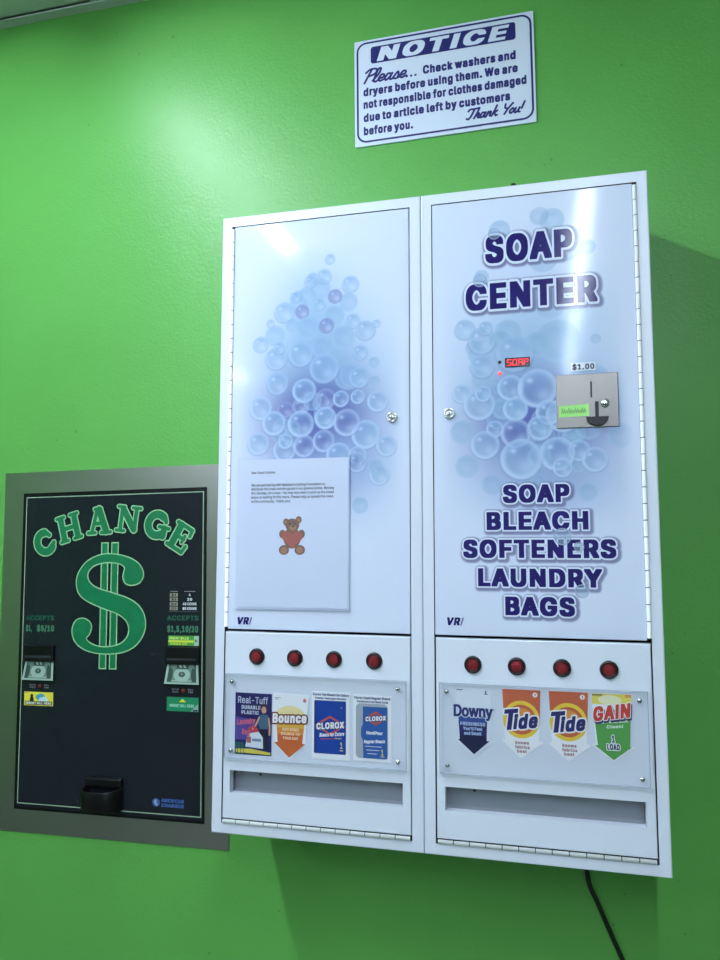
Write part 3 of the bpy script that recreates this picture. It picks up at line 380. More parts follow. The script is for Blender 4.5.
Ma419:75,-7 112,-18 181,-21 234,-11 259,6 259,-12 355,-12 355,268 352,297 340,333 326,353 305,372 258,391 216,396 173,396 118,388 87,377 64,361 39,335 23,304 23,279 25,278 80,262 118,262 134,287 166,310 200,315 223,310 249,285 255,259 255,255 247,247 218,239 157,232 100,221 59,205 42,193 25,174 16,151 12,124 12,92 17,60 30,32 52,8|120,84 113,113 123,129 151,147 258,166 255,130 246,106 234,90 211,71 185,61 168,60 147,64
Mb454:332,4 366,35 388,71 403,119 408,171 408,207 403,259 388,306 365,342 332,373 293,390 251,396 184,394 152,385 132,369 132,521 35,521 35,-12 130,-12 131,11 153,-8 179,-17 251,-20 293,-14|218,61 205,63 179,77 157,99 143,126 138,144 133,168 132,197 134,219 142,249 158,280 178,300 205,313 225,315 236,313 261,300 284,277 301,240 307,217 309,182 307,161 299,131 284,101 257,75 236,63
Mc426:137,-13 185,-20 229,-20 280,-13 323,8 360,45 381,89 381,114 379,115 324,129 286,129 274,100 252,77 226,64 210,61 194,62 164,77 142,100 126,128 116,169 115,194 118,218 126,247 142,276 171,303 194,314 225,313 251,300 262,289 272,278 285,250 323,250 380,265 380,290 359,333 324,368 279,389 229,396 185,396 137,389 98,372 70,348 37,302 22,257 16,204 16,170 22,119 37,74 62,36 98,4
Md454:92,4 132,-14 173,-20 246,-17 271,-8 294,11 295,-12 390,-12 390,521 293,521 293,368 272,385 241,394 174,396 132,390 93,373 77,359 59,342 37,306 21,259 16,207 16,171 21,119 37,71 59,35|202,61 189,63 167,75 142,99 127,128 117,161 115,196 117,217 125,247 142,279 162,299 189,313 209,315 220,313 244,301 269,275 282,252 290,223 293,182 291,160 283,132 267,99 244,76 219,63
Me434:147,-15 190,-20 236,-20 269,-17 302,-8 330,7 356,30 371,50 383,78 383,103 381,104 326,117 288,117 269,87 245,70 233,64 201,61 168,73 151,87 132,111 125,126 117,157 389,157 386,256 375,295 359,328 342,348 313,373 285,386 226,396 183,396 138,390 96,371 61,339 36,301 21,256 16,205 16,170 22,119 37,74 62,36 98,4|119,236 127,259 141,280 153,292 163,301 190,314 207,316 220,314 244,303 266,281 280,258 287,233 119,233
Mf283:63,-12 160,-12 160,315 246,315 246,391 160,391 162,427 171,447 188,458 245,456 261,507 261,533 259,534 234,540 167,542 116,531 97,519 78,499 66,474 63,449 63,391 -12,391 -12,315 63,315
Mg455:113,-151 148,-160 182,-163 230,-163 271,-159 319,-143 341,-130 368,-103 385,-67 390,-25 390,391 295,391 295,367 272,385 247,394 174,396 133,390 93,373 60,342 37,306 20,253 16,173 21,123 28,102 37,77 60,43 98,13 133,-2 173,-7 247,-4 271,4 293,20 293,3 286,-36 263,-64 232,-80 204,-82 171,-76 142,-56 119,-29 82,-29 34,-56 33,-82 61,-119|202,73 189,75 162,88 141,109 127,134 117,165 115,199 117,219 127,251 142,279 164,301 189,313 209,315 220,313 245,301 268,278 282,253 291,221 293,186 291,164 283,135 268,108 247,87 220,75
Mh440:375,-12 375,258 371,298 359,334 341,359 318,378 283,392 250,396 205,396 173,392 132,372 132,521 35,521 35,-12 132,-12 132,220 135,246 144,272 161,293 180,306 206,315 229,311 253,294 273,260 278,226 278,-12
Mi196:35,-12 132,-12 132,391 35,391|38,441 48,434 63,431 105,431 119,434 130,441 141,455 144,469 144,498 141,512 134,522 119,533 105,536 63,536 48,533 38,526 26,512 23,498 25,458
Mj196:-28,-155 43,-153 84,-141 109,-119 120,-103 129,-76 132,-47 132,391 35,391 35,-21 32,-43 19,-63 8,-71 -28,-75|37,441 48,434 62,431 104,431 119,434 130,441 141,455 144,469 144,498 141,512 134,522 119,533 104,536 62,536 48,533 37,526 26,512 23,498 25,458
Mk410:390,-12 390,13 230,214 378,366 378,391 266,391 132,254 132,521 35,521 35,-12 132,-12 132,129 151,147 276,-12
Ml219:197,-10 199,-9 199,17 188,66 147,66 138,74 132,108 132,521 35,521 35,68 40,34 55,9 82,-9 117,-14 168,-14
Mm640:35,-12 132,-12 132,231 135,255 144,278 161,298 175,308 203,315 212,314 237,297 251,277 256,251 256,-12 353,-12 353,237 363,279 393,309 412,316 430,314 454,302 473,274 478,245 478,-12 575,-12 575,272 571,309 559,341 543,363 516,384 481,396 416,398 362,387 320,355 303,375 276,392 240,398 199,398 156,389 131,370 130,391 35,391
Mn440:35,-12 132,-12 132,220 135,246 144,272 161,293 180,306 206,315 229,311 253,294 273,260 278,226 278,-12 375,-12 375,258 371,298 359,334 341,359 314,381 277,393 205,396 168,391 135,375 130,370 130,391 35,391
Mo445:137,-13 185,-20 229,-20 275,-14 316,3 353,36 377,72 389,105 395,126 399,205 394,256 378,302 353,340 318,372 278,389 229,396 185,396 137,389 98,372 70,348 37,302 22,257 16,204 16,170 22,119 37,74 62,36 98,4|201,61 190,63 164,77 142,100 125,131 117,161 115,194 117,214 125,244 142,276 171,303 190,313 213,315 225,313 251,299 274,276 292,237 298,214 300,181 298,161 290,131 274,100 251,77 231,66 220,62
Mp454:35,-155 132,-155 132,9 154,-8 185,-18 251,-20 293,-14 332,4 357,26 366,35 388,71 403,119 408,171 408,207 403,259 388,306 365,342 332,373 288,391 251,396 206,396 177,393 152,385 130,367 130,391 35,391|218,61 205,63 179,77 157,99 143,126 138,144 133,168 132,197 134,219 142,249 158,280 178,300 205,313 225,315 236,313 261,300 284,277 301,240 307,217 309,182 307,161 299,131 284,101 257,75 236,63
Mq454:390,-155 390,391 295,391 295,366 272,385 248,393 219,396 174,396 137,391 93,373 59,342 36,304 21,259 16,207 16,171 21,119 37,71 59,35 92,4 132,-14 173,-20 240,-18 271,-8 293,9 293,-155|202,61 189,63 167,75 142,99 127,128 117,161 115,196 117,217 125,247 142,279 162,299 189,313 209,315 220,313 244,301 269,275 282,252 290,223 293,182 291,160 283,132 267,99 244,76 219,63
Mr289:35,-12 132,-12 132,229 135,251 144,273 161,292 178,304 204,312 261,310 261,396 185,396 162,392 131,376 130,391 35,391
Ms395:93,-9 125,-17 158,-20 243,-17 279,-6 307,11 330,34 344,62 349,92 349,122 344,151 321,186 294,206 249,221 192,234 143,254 129,273 132,288 150,306 178,318 202,316 224,305 240,287 250,265 288,265 342,278 342,303 318,350 298,370 273,384 243,393 211,396 129,393 96,382 68,366 47,345 33,318 29,290 29,259 34,228 56,194 87,173 133,157 220,135 234,126 247,110 244,92 225,73 200,62 181,59 167,61 141,72 123,90 112,119 74,119 18,106 18,80 27,50 42,28 65,6
Mt257:229,-11 231,-10 231,16 220,66 167,65 153,74 146,87 144,104 144,315 222,315 222,391 144,391 144,483 47,483 47,391 -12,391 -12,315 47,315 47,78 54,39 75,8 106,-10 146,-16 198,-16
Mu440:96,-1 132,-14 204,-17 241,-12 274,4 280,10 280,-12 375,-12 375,391 278,391 278,160 275,133 265,108 246,85 232,74 204,64 181,68 157,85 137,116 132,152 132,391 35,391 35,121 39,81 53,43 68,22
Mv419:145,-12 245,-11 387,360 389,391 286,390 209,177 195,131 103,390 -1,391 0,363
Mw597:120,-12 217,-12 283,223 285,223 301,158 350,-12 447,-12 563,365 563,391 462,391 398,158 334,391 234,391 188,228 171,157 105,391 5,391 5,365
Mx408:3,-12 109,-12 166,72 189,112 269,-12 376,-12 376,13 251,191 370,366 370,391 264,391 215,319 191,276 118,391 11,391 11,366 129,194 3,13
My419:29,-151 66,-157 112,-157 144,-151 158,-148 196,-118 223,-69 387,360 389,391 286,390 209,177 195,131 103,390 -1,391 1,360 141,-1 134,-23 111,-63 90,-75 43,-74 29,-125
Mz410:24,-12 357,-12 357,68 160,68 351,318 351,391 30,391 30,311 217,307 24,59
M’207:34,306 116,306 169,495 169,521 64,521 34,333
H!287:2,-8 14,-24 26,-32 41,-35 155,-35 171,-32 186,-20 195,-4 197,7 197,75 194,90 186,102 171,114 155,117 41,117 26,114 10,102 2,90 -2,74 -2,8|13,129 182,129 186,540 9,540
H$537:148,-105 298,-105 298,-38 333,-35 378,-20 412,1 440,32 457,67 462,104 462,175 459,203 449,230 407,273 367,295 298,315 298,347 455,347 455,412 448,447 431,481 403,509 371,529 331,542 298,545 298,614 148,614 148,544 124,542 83,529 50,509 21,480 3,441 -2,406 -2,338 6,294 34,256 73,229 148,203 148,168 -16,168 -16,103 -8,64 10,28 41,-3 82,-25 116,-35 148,-38
H'297:24,287 182,287 190,466 190,540 16,540 16,466
H,279:-16,-150 138,-150 191,38 191,102 14,102 -16,-85
H-544:60,157 391,157 391,275 60,275
H.279:-1,-8 11,-24 23,-32 38,-35 152,-35 168,-32 184,-20 193,-4 195,7 195,75 192,91 180,106 168,114 151,118 39,118 23,114 6,101 -2,87 -4,7
H/340:-40,-107 125,-107 126,-105 289,500 289,564 124,564 123,562 -40,-43
H0544:119,-30 170,-38 284,-38 334,-30 376,-8 413,30 438,81 454,145 459,215 459,293 454,363 438,427 412,479 376,516 334,539 284,547 170,547 119,539 77,516 41,479 15,427 -1,363 -6,293 -6,215 -1,145 15,81 41,30 77,-8|227,99 213,109 194,133 190,142 176,177 167,222 165,247 167,286 178,338 194,375 214,401 226,410 239,401 259,375 275,338 286,286 288,260 286,223 275,171 259,133 240,109
H1544:22,-31 445,-31 445,86 330,86 330,540 143,540 32,458 32,327 141,327 158,340 158,86 22,86
H2544:10,-31 443,-31 443,88 265,90 321,148 390,227 426,290 435,338 435,407 430,443 415,477 388,508 361,528 323,542 283,547 167,547 132,543 88,527 60,507 32,474 16,432 12,397 12,331 181,331 184,360 193,383 205,400 223,414 237,407 254,389 260,370 257,357 228,312 10,79
H3544:43,-1 78,-21 117,-34 158,-38 277,-38 322,-33 364,-19 396,3 424,34 441,71 447,111 447,179 441,218 425,254 396,286 363,307 327,316 327,318 426,429 426,540 16,540 16,421 183,421 103,331 103,217 152,217 183,214 222,203 249,182 262,166 270,147 261,123 242,104 224,93 216,91 197,102 179,119 169,137 163,163 -10,163 -10,98 -2,59 15,27
H4544:-14,74 228,74 228,-31 397,-31 397,74 467,74 467,194 397,195 397,349 289,349 365,477 365,540 192,539 -14,190|200,197 228,245 228,196
H5544:85,-20 123,-33 163,-38 279,-38 318,-33 364,-16 400,13 423,44 440,90 445,128 445,200 442,232 435,257 418,292 402,313 376,337 349,352 319,361 287,365 199,365 205,421 420,421 420,540 42,540 13,288 13,222 70,215 183,215 209,231 217,233 246,210 260,191 270,163 260,134 247,116 223,95 191,121 181,138 176,161 6,161 6,96 12,61 29,28 46,9 56,-1
H6544:87,-16 127,-32 168,-38 284,-38 326,-33 365,-17 394,5 422,41 438,80 443,122 443,192 439,228 425,270 403,299 371,326 333,340 285,345 376,477 376,540 198,540 83,372 27,273 14,232 10,198 10,126 15,83 30,42 52,12|227,95 205,112 192,132 183,155 183,161 192,184 204,201 225,219 247,202 260,183 269,160 260,131 247,112
H7544:43,-31 220,-30 445,417 445,540 8,540 8,421 239,421 43,32
H8544:81,-20 122,-33 167,-38 285,-38 324,-34 372,-20 404,0 432,30 450,68 455,101 455,170 451,198 442,225 427,250 406,271 414,278 431,314 436,346 436,415 433,437 431,449 415,482 389,510 361,529 324,542 284,547 168,547 134,543 91,529 62,510 36,482 20,444 16,415 16,346 22,310 39,276 45,269 27,252 11,227 1,198 -2,171 -2,100 3,64 20,30 49,0|223,90 201,103 183,121 175,139 184,159 192,168 203,179 227,193 249,179 268,159 276,142 276,136 269,121 251,103 232,91|225,335 215,342 199,360 193,376 199,390 208,401 227,415 238,408 254,390 259,374 253,360 244,349
H9544:76,-31 254,-31 369,136 426,236 439,276 443,311 443,383 438,425 423,464 414,477 393,503 365,525 326,541 284,547 168,547 132,542 88,525 59,503 31,468 15,429 10,388 10,315 13,282 28,239 49,209 82,183 120,168 167,164 76,32|227,289 205,308 192,325 184,348 192,377 205,395 226,414 247,396 260,377 269,354 269,348 260,325 247,306
HA570:-38,-31 139,-31 189,111 290,111 341,-31 517,-31 517,32 330,540 146,539 -38,32|231,230 237,250 240,253 247,230
HB547:6,-31 308,-31 357,-27 399,-13 429,6 454,35 467,68 472,101 472,172 469,199 456,235 441,256 424,270 441,288 450,318 452,409 449,436 435,474 410,503 384,522 345,535 300,540 6,540|179,88 179,200 220,198 251,188 271,174 288,154 295,135 275,110 243,94|179,316 179,421 230,415 258,399 276,373 269,356 261,347 235,327
HC601:95,-6 150,-30 209,-38 353,-36 393,-27 428,-12 457,7 489,40 502,59 514,85 527,127 527,191 354,191 335,144 302,111 267,94 237,107 203,138 179,175 163,223 160,250 163,285 179,334 200,367 237,401 267,415 302,398 335,365 354,317 527,317 527,381 517,417 502,450 484,475 457,502 428,521 391,536 324,547 209,547 150,539 99,517 48,474 15,423 -6,361 -14,290 -14,218 -6,147 15,85 48,34
HD593:6,-31 277,-31 340,-24 406,0 454,39 487,87 509,149 516,219 516,291 509,361 488,421 449,476 408,509 344,533 283,540 6,540|185,90 179,90 179,420 225,414 267,397 294,374 302,366 325,331 340,283 342,264 340,227 329,191 325,179 302,143 263,111 219,94
HE509:6,-31 429,-31 429,88 179,88 179,198 409,198 409,317 179,317 179,421 426,421 426,540 6,540
HF501:6,-31 179,-31 179,190 400,190 400,309 179,309 179,421 423,421 423,540 6,540
HG611:94,-6 150,-30 211,-38 327,-38 376,-32 432,-12 470,16 505,59 525,109 531,156 532,287 229,287 229,168 347,168 342,153 317,121 292,102 272,94 267,94 237,107 203,138 179,175 163,223 160,250 163,285 179,334 202,371 210,379 236,401 264,414 301,397 312,386 333,363 354,318 528,318 528,382 519,416 503,448 485,474 458,500 429,520 392,536 360,544 325,547 207,547 148,539 94,515 55,482 47,474 15,425 -7,361 -14,290 -14,218 -7,147 15,84 48,35
HH608:6,-31 179,-31 179,201 338,201 338,-31 511,-31 511,540 338,540 338,320 179,320 179,540 6,540
HI391:-23,-31 323,-31 323,88 237,88 237,421 323,421 323,540 -23,540 -23,421 64,421 64,88 -23,88
HJ487:23,0 73,-29 128,-38 242,-38 301,-28 350,4 380,49 390,111 390,540 218,540 218,173 212,134 192,103 185,99 178,103 158,134 152,173 152,204 -21,204 -21,111 -11,53
HK558:6,-31 179,-31 179,136 190,148 318,-31 503,-31 503,32 322,283 326,290 502,477 502,540 310,540 180,398 179,540 6,540
HL484:415,-31 415,88 179,88 179,540 6,540 6,-31
HM719:6,-31 176,-31 176,108 232,-31 396,-31 449,106 450,-31 622,-31 622,540 422,540 315,261 206,540 6,540
HN614:6,-31 179,-31 179,210 333,-31 517,-31 517,540 345,540 345,297 190,540 6,540
HO624:95,-6 150,-30 209,-38 325,-38 384,-30 435,-8 445,-1 485,34 518,83 540,147 547,218 547,290 540,361 518,425 485,474 439,515 384,539 325,547 209,547 150,539 95,515 49,474 16,425 -6,361 -14,290 -14,218 -6,147 16,83 49,34|264,95 237,107 212,129 203,138 179,174 163,223 160,258 163,285 179,334 203,371 237,402 264,414 269,414 296,402 323,379 331,371 354,335 371,284 373,243 371,224 355,176 331,138 296,107 269,95
HP535:6,-31 179,-31 179,155 294,155 344,160 387,176 423,205 444,233 458,272 463,313 463,383 458,423 445,460 417,496 387,518 350,532 293,540 6,540|179,273 179,421 215,418 242,409 266,390 280,370 287,349 280,326 266,305 244,287 216,277
HQ624:522,-79 522,-16 484,34 519,85 540,147 547,218 547,290 540,361 530,391 518,425 485,474 435,517 384,539 325,547 209,547 155,540 95,515 49,474 15,423 -6,361 -14,290 -14,218 -6,147 15,85 49,34 95,-6 150,-30 209,-38 317,-38 347,-79|190,158 179,174 163,223 160,250 163,285 179,334 203,371 237,402 264,414 269,414 296,402 323,379 331,371 354,335 371,284 373,265 371,224 359,190 191,190
HR540:6,-31 179,-31 179,167 193,167 195,164 299,-31 482,-31 482,32 395,189 395,192 424,212 444,239 459,277 463,316 463,388 459,427 444,465 419,498 386,521 339,536 295,540 6,540|179,286 179,421 217,418 245,409 263,396 280,375 287,354 280,330 263,310 245,298 217,289
HS537:73,-22 116,-35 165,-40 283,-40 327,-36 383,-17 412,1 440,32 457,67 462,104 460,197 449,230 412,270 371,293 224,338 187,363 177,376 183,388 200,405 220,417 225,417 247,407 272,382 283,347 455,347 455,412 448,447 431,481 403,509 371,529 331,542 286,547 168,547 131,543 83,529 50,509 21,480 3,441 -2,406 -2,338 6,294 30,260 75,228 135,206 186,193 243,174 275,151 283,140 276,124 256,104 233,91 223,89 195,102 176,120 164,140 158,168 -16,168 -16,103 -8,64 10,28 23,14 38,-1
HT539:139,-31 311,-31 311,421 471,421 471,540 -22,540 -22,421 139,421
HU608:62,10 99,-16 148,-33 200,-39 318,-39 370,-33 416,-17 461,16 487,48 493,62 505,92 511,138 511,540 339,540 339,205 336,179 323,143 306,121 278,99 262,93 240,99 211,121 195,143 181,179 178,205 178,540 6,540 6,138 12,92 29,52
HV570:150,-31 333,-30 517,477 517,540 340,539 241,252 139,539 -38,540 -38,477
HW777:101,-31 284,-31 342,184 401,-31 584,-31 724,476 724,540 549,540 493,319 434,540 252,540 194,318 136,540 -38,540 -38,476
HX565:-36,-31 145,-31 236,99 328,-31 510,-31 510,32 351,262 500,477 500,540 320,540 239,423 236,424 158,540 -25,540 -25,477 125,260 -36,32
HY563:149,-31 322,-31 322,178 509,477 509,540 327,540 237,392 233,395 145,540 -38,540 -38,477 149,178
HZ529:-12,-31 453,-31 453,88 216,88 451,430 451,540 -14,540 -14,421 222,421 -12,78
Ha480:16,-11 39,-26 70,-36 102,-40 217,-40 261,-31 391,-31 391,287 388,316 376,352 362,372 341,391 288,411 252,415 137,415 82,407 51,396 28,380 3,354 -13,323 -13,260 44,243 74,243 25,225 6,212 -11,193 -20,170 -24,143 -24,73 -20,45 -6,13|156,103 159,110 187,128 212,133 209,123 198,109 175,90|163,256 174,272 192,284 211,268 209,265 194,261
Hb515:368,-15 402,16 424,52 440,108 444,152 444,226 439,278 424,325 403,358 368,392 329,409 287,415 168,414 168,540 -1,540 -1,-31 131,-31 143,-36 170,-39 287,-39 329,-33|221,94 215,96 193,118 179,145 169,187 170,200 182,239 194,261 218,283 225,281 248,258 262,231 272,190 263,150 256,135 248,120
Hc487:62,-15 104,-33 149,-39 265,-39 316,-32 339,-21 359,-11 396,26 417,70 417,133 360,148 250,148 238,119 216,96 207,92 200,96 178,119 162,147 153,180 153,195 164,232 178,257 200,280 207,284 215,281 236,259 249,231 359,231 416,246 416,309 395,352 360,387 315,408 303,410 265,415 149,415 104,409 66,393 26,359 1,321 -14,276 -20,223 -20,151 -14,100 1,55 26,17
Hd515:56,-15 96,-33 137,-39 254,-39 282,-36 293,-31 426,-31 426,540 257,540 257,414 138,415 96,409 57,392 23,361 0,323 -15,278 -20,226 -20,152 -15,100 1,52 23,16|203,94 178,118 170,133 160,156 152,190 162,231 178,260 198,280 206,283 231,259 245,235 255,200 256,188 245,145 231,118 208,95
He495:62,-15 106,-33 154,-39 272,-39 305,-36 338,-27 366,-12 392,11 407,31 419,59 419,122 417,123 362,136 252,136 233,106 209,90 180,113 164,136 164,138 425,138 423,265 413,308 395,347 369,376 349,392 321,405 262,415 147,415 102,409 64,392 25,358 0,320 -15,275 -20,224 -20,151 -14,100 1,55 26,17|172,252 177,261 205,285 230,262 235,254 235,252
Hf344:27,-31 196,-31 196,296 282,296 282,410 199,410 199,413 207,428 221,437 281,437 297,488 297,552 295,553 278,558 247,561 131,561 80,550 61,538 42,518 30,493 27,468 27,410 -48,410 -48,296 27,296
Hg516:29,-142 79,-171 112,-179 146,-182 266,-182 307,-178 346,-167 377,-149 404,-122 421,-86 426,-44 426,410 289,410 283,413 258,415 138,415 97,409 59,393 24,361 0,323 -15,278 -20,228 -20,154 -15,104 1,58 30,18 58,-4 72,-9 46,-10 -3,-38 -3,-101|169,-27 242,-26 227,-45 208,-55 204,-55 178,-37|207,104 198,107 177,128 163,153 153,184 153,200 166,238 178,260 204,284 209,282 235,254 246,234 256,194 245,149 232,127
Hh501:411,-31 411,277 407,317 395,353 380,374 350,400 319,411 286,415 168,414 168,540 -1,540 -1,-31 168,-31 168,201 170,221 180,253 192,269 207,281 220,272 236,245 242,207 242,-31
Hi257:-1,-31 168,-31 168,410 -1,410|-10,436 2,422 12,415 27,412 141,412 155,415 170,426 177,436 180,450 180,517 177,531 166,545 155,552 141,555 27,555 12,552 2,545 -10,531 -13,517 -13,449
Hj257:-64,-174 62,-174 92,-170 120,-160 142,-142 156,-122 165,-95 168,-66 168,410 -1,410 -1,-2 -4,-24 -17,-44 -28,-52 -64,-56|-10,436 1,422 12,415 26,412 140,412 155,415 170,426 177,436 180,450 180,517 177,531 163,547 155,552 140,555 26,555 12,552 -6,537 -10,531 -13,517 -13,449
Hk471:-1,-31 168,-31 168,60 240,-31 426,-31 426,32 282,213 414,347 414,410 230,410 168,347 168,540 -1,540
Hl280:46,-28 81,-33 204,-33 235,-28 235,36 225,83 224,85 183,85 174,93 168,127 168,540 -1,540 -1,49 4,15 17,-7 22,-13
Hm701:-1,-31 168,-31 168,212 171,236 179,257 197,279 201,278 215,258 220,232 220,-31 389,-31 389,218 399,260 419,280 436,259 442,226 442,-31 611,-31 611,291 607,328 595,360 579,382 552,403 523,414 496,417 380,417 330,407 324,403 312,411 276,417 163,417 134,410 -1,410
Hn501:-1,-31 168,-31 168,201 170,221 180,253 192,269 207,281 220,272 236,245 242,207 242,-31 411,-31 411,277 408,310 395,353 372,383 348,401 319,411 286,415 169,415 137,410 -1,410
Ho506:62,-15 104,-33 149,-39 265,-39 311,-33 352,-16 389,17 414,55 430,101 435,151 435,224 431,268 413,323 389,359 354,391 311,409 265,415 149,415 104,409 66,393 26,359 1,321 -14,276 -20,223 -20,151 -14,100 1,55 26,17|208,92 200,96 178,119 162,147 153,180 153,195 164,232 178,257 200,280 207,284 215,280 238,257 253,228 262,195 262,180 250,141 238,119 215,96
Hp515:-1,-174 168,-174 168,-38 287,-39 329,-33 368,-15 402,16 424,52 439,100 444,152 444,226 439,278 424,325 401,361 368,392 329,409 287,415 170,415 138,410 -1,410|221,94 215,96 193,118 179,145 169,187 170,200 182,239 194,261 218,283 225,281 248,258 262,231 272,190 263,150 256,135 248,120
Hq515:257,-174 426,-174 426,410 287,410 255,415 138,415 96,409 57,392 23,361 0,323 -15,278 -20,226 -20,152 -16,108 1,52 7,42 23,16 56,-15 96,-33 137,-39 257,-38|203,94 178,118 170,133 160,156 152,190 162,231 178,260 198,280 206,283 231,259 245,235 255,200 256,188 245,145 231,118 208,95
Hr350:-1,-31 168,-31 168,210 171,232 180,254 197,273 214,285 232,291 297,291 297,415 156,416 126,410 -1,410
Hs456:29,-13 57,-28 97,-37 122,-39 270,-37 315,-25 343,-8 366,15 380,43 385,73 385,141 379,174 362,200 330,225 285,240 261,245 324,246 378,259 378,322 354,369 334,389 309,403 271,413 247,415 101,413 58,400 32,385 11,364 -3,337 -7,309 -7,240 -1,205 16,179 43,159 51,154 97,139 38,138 -18,125 -18,61 -9,31 6,9|200,103 189,92 179,90 159,109 153,125 184,116 198,107|206,263 179,273 176,277 185,286 188,286
Ht318:265,-30 267,-29 267,35 256,85 201,85 191,91 185,100 180,123 180,296 258,296 258,410 180,410 180,502 11,502 11,410 -48,410 -48,296 11,296 11,59 18,20 39,-11 70,-29 110,-35 234,-35
Hu501:38,-3 67,-23 91,-32 123,-36 240,-36 272,-31 411,-31 411,410 242,410 242,179 240,158 229,127 217,111 203,99 189,108 173,135 168,171 168,410 -1,410 -1,102 2,69 14,29
Hv480:109,-31 281,-30 425,347 425,410 251,410 195,254 138,410 -37,410 -37,347
Hw658:84,-31 253,-31 283,76 314,-31 483,-31 599,346 599,410 426,410 399,311 397,311 370,410 198,410 170,308 141,410 -31,410 -31,346
Hx469:-33,-31 145,-31 189,35 233,-31 412,-31 412,32 300,191 406,347 406,410 228,410 191,354 154,410 -25,410 -25,347 68,213 79,193 -33,32
Hy480:-7,-170 30,-176 148,-176 194,-167 232,-137 259,-88 423,341 425,347 425,410 251,410 195,254 138,410 -37,410 -37,347 98,-2 77,-42 60,-53 56,-55 7,-55 -7,-106
Hz471:-12,-31 393,-31 393,87 225,87 387,299 387,410 -6,410 -6,292 152,290 152,288 -12,78
H’268:-2,287 152,287 205,476 205,540 28,540 -2,352
OA570:-65,-73 -52,-79 -38,-81 139,-81 156,-78 169,-71 180,-60 187,-47 224,61 256,60 293,-47 300,-60 311,-71 324,-78 341,-81 517,-81 531,-79 544,-73 559,-58 565,-45 567,-31 565,46 378,556 371,569 357,582 344,588 330,590 147,590 133,588 120,582 104,566 -86,46 -88,32 -87,-40 -80,-58
OB547:-24,-71 -11,-78 6,-81 308,-81 366,-76 416,-60 434,-50 459,-34 494,5 515,54 522,101 522,172 517,214 504,250 489,273 497,298 502,338 502,409 498,445 494,462 475,504 440,543 414,562 401,569 359,583 300,590 6,590 -11,587 -24,580 -34,570 -41,557 -44,540 -44,-31 -41,-48 -34,-61
OC601:68,-48 136,-78 200,-87 327,-88 370,-84 413,-73 455,-54 487,-33 529,10 544,32 561,68 576,118 576,200 569,218 557,231 544,238 527,241 354,241 340,239 324,231 313,220 292,171 273,152 265,149 241,171 225,196 212,234 210,250 212,274 226,315 241,338 265,359 273,357 292,338 313,288 324,277 340,269 354,267 527,267 544,270 557,277 567,287 574,300 577,317 577,381 566,428 542,480 524,505 487,542 443,569 400,585 324,597 209,597 136,587 82,564 65,555 8,504 -32,440 -54,375 -64,290 -64,218 -59,171 -54,133 -26,56 8,4 25,-13
OD593:-24,-71 -11,-78 6,-81 277,-81 349,-73 369,-68 433,-42 478,-7 494,9 535,72 558,140 566,219 566,291 560,355 557,375 529,450 495,500 479,516 438,549 363,580 283,590 6,590 -11,587 -24,580 -34,570 -41,557 -44,540 -44,-31 -41,-48 -34,-61|230,152 229,358 240,354 264,333 280,308 292,264 291,238 278,198 261,173 240,156
OE509:-24,-71 -11,-78 6,-81 429,-81 446,-78 459,-71 469,-61 476,-48 479,-31 479,88 476,105 469,118 459,128 446,135 429,138 229,138 229,148 418,149 436,156 451,171 457,184 459,198 459,317 456,334 449,347 439,357 426,364 409,367 229,367 229,371 426,371 440,373 456,381 468,394 474,407 476,421 475,549 468,567 456,580 443,587 426,590 6,590 -11,587 -24,580 -34,570 -41,557 -44,540 -44,-31 -41,-48 -34,-61
OF501:-24,-71 -11,-78 6,-81 179,-81 196,-78 209,-71 219,-61 228,-40 229,140 400,140 417,143 430,150 440,160 447,173 450,190 450,309 448,323 440,339 427,351 409,358 229,359 229,371 423,371 437,373 453,381 465,394 471,407 473,421 472,549 465,567 453,580 440,587 423,590 6,590 -11,587 -24,580 -34,570 -41,557 -44,540 -44,-31 -41,-48 -34,-61
OG611:67,-48 136,-78 211,-88 327,-88 385,-81 447,-60 462,-52 500,-24 517,-7 547,32 573,95 582,165 582,287 580,301 576,308 578,318 577,391 566,433 545,475 530,497 488,540 456,562 406,584 351,595 207,597 134,587 64,555 7,504 -27,452 -55,375 -61,323 -64,290 -64,218 -56,138 -27,57 8,5|241,337 264,359 272,356 288,338
OH608:-24,-71 -11,-78 6,-81 179,-81 193,-79 209,-71 221,-58 227,-45 229,-31 229,151 288,151 288,-31 290,-45 296,-58 311,-73 324,-79 338,-81 511,-81 528,-78 541,-71 551,-61 558,-48 561,-31 561,540 558,557 551,570 541,580 528,587 511,590 338,590 324,588 308,580 296,567 290,554 288,540 288,370 229,370 229,540 227,554 221,567 206,582 193,588 179,590 6,590 -11,587 -24,580 -34,570 -41,557 -44,540 -44,-31 -41,-48 -34,-61
OL484:432,-78 445,-71 455,-61 464,-40 465,88 463,102 455,118 442,130 429,136 415,138 229,138 229,540 227,554 219,570 206,582 193,588 179,590 6,590 -8,588 -24,580 -36,567 -42,554 -44,540 -44,-31 -42,-45 -34,-61 -21,-73 -8,-79 6,-81 415,-81
ON614:-24,-71 -11,-78 6,-81 179,-81 196,-78 209,-71 219,-61 227,-45 229,38 291,-59 303,-71 319,-79 333,-81 517,-81 534,-78 547,-71 557,-61 564,-48 567,-31 567,540 564,557 557,570 547,580 534,587 517,590 345,590 328,587 315,580 305,570 297,554 295,469 232,568 220,580 204,588 190,590 6,590 -11,587 -24,580 -34,570 -41,557 -44,540 -44,-31 -41,-48 -34,-61
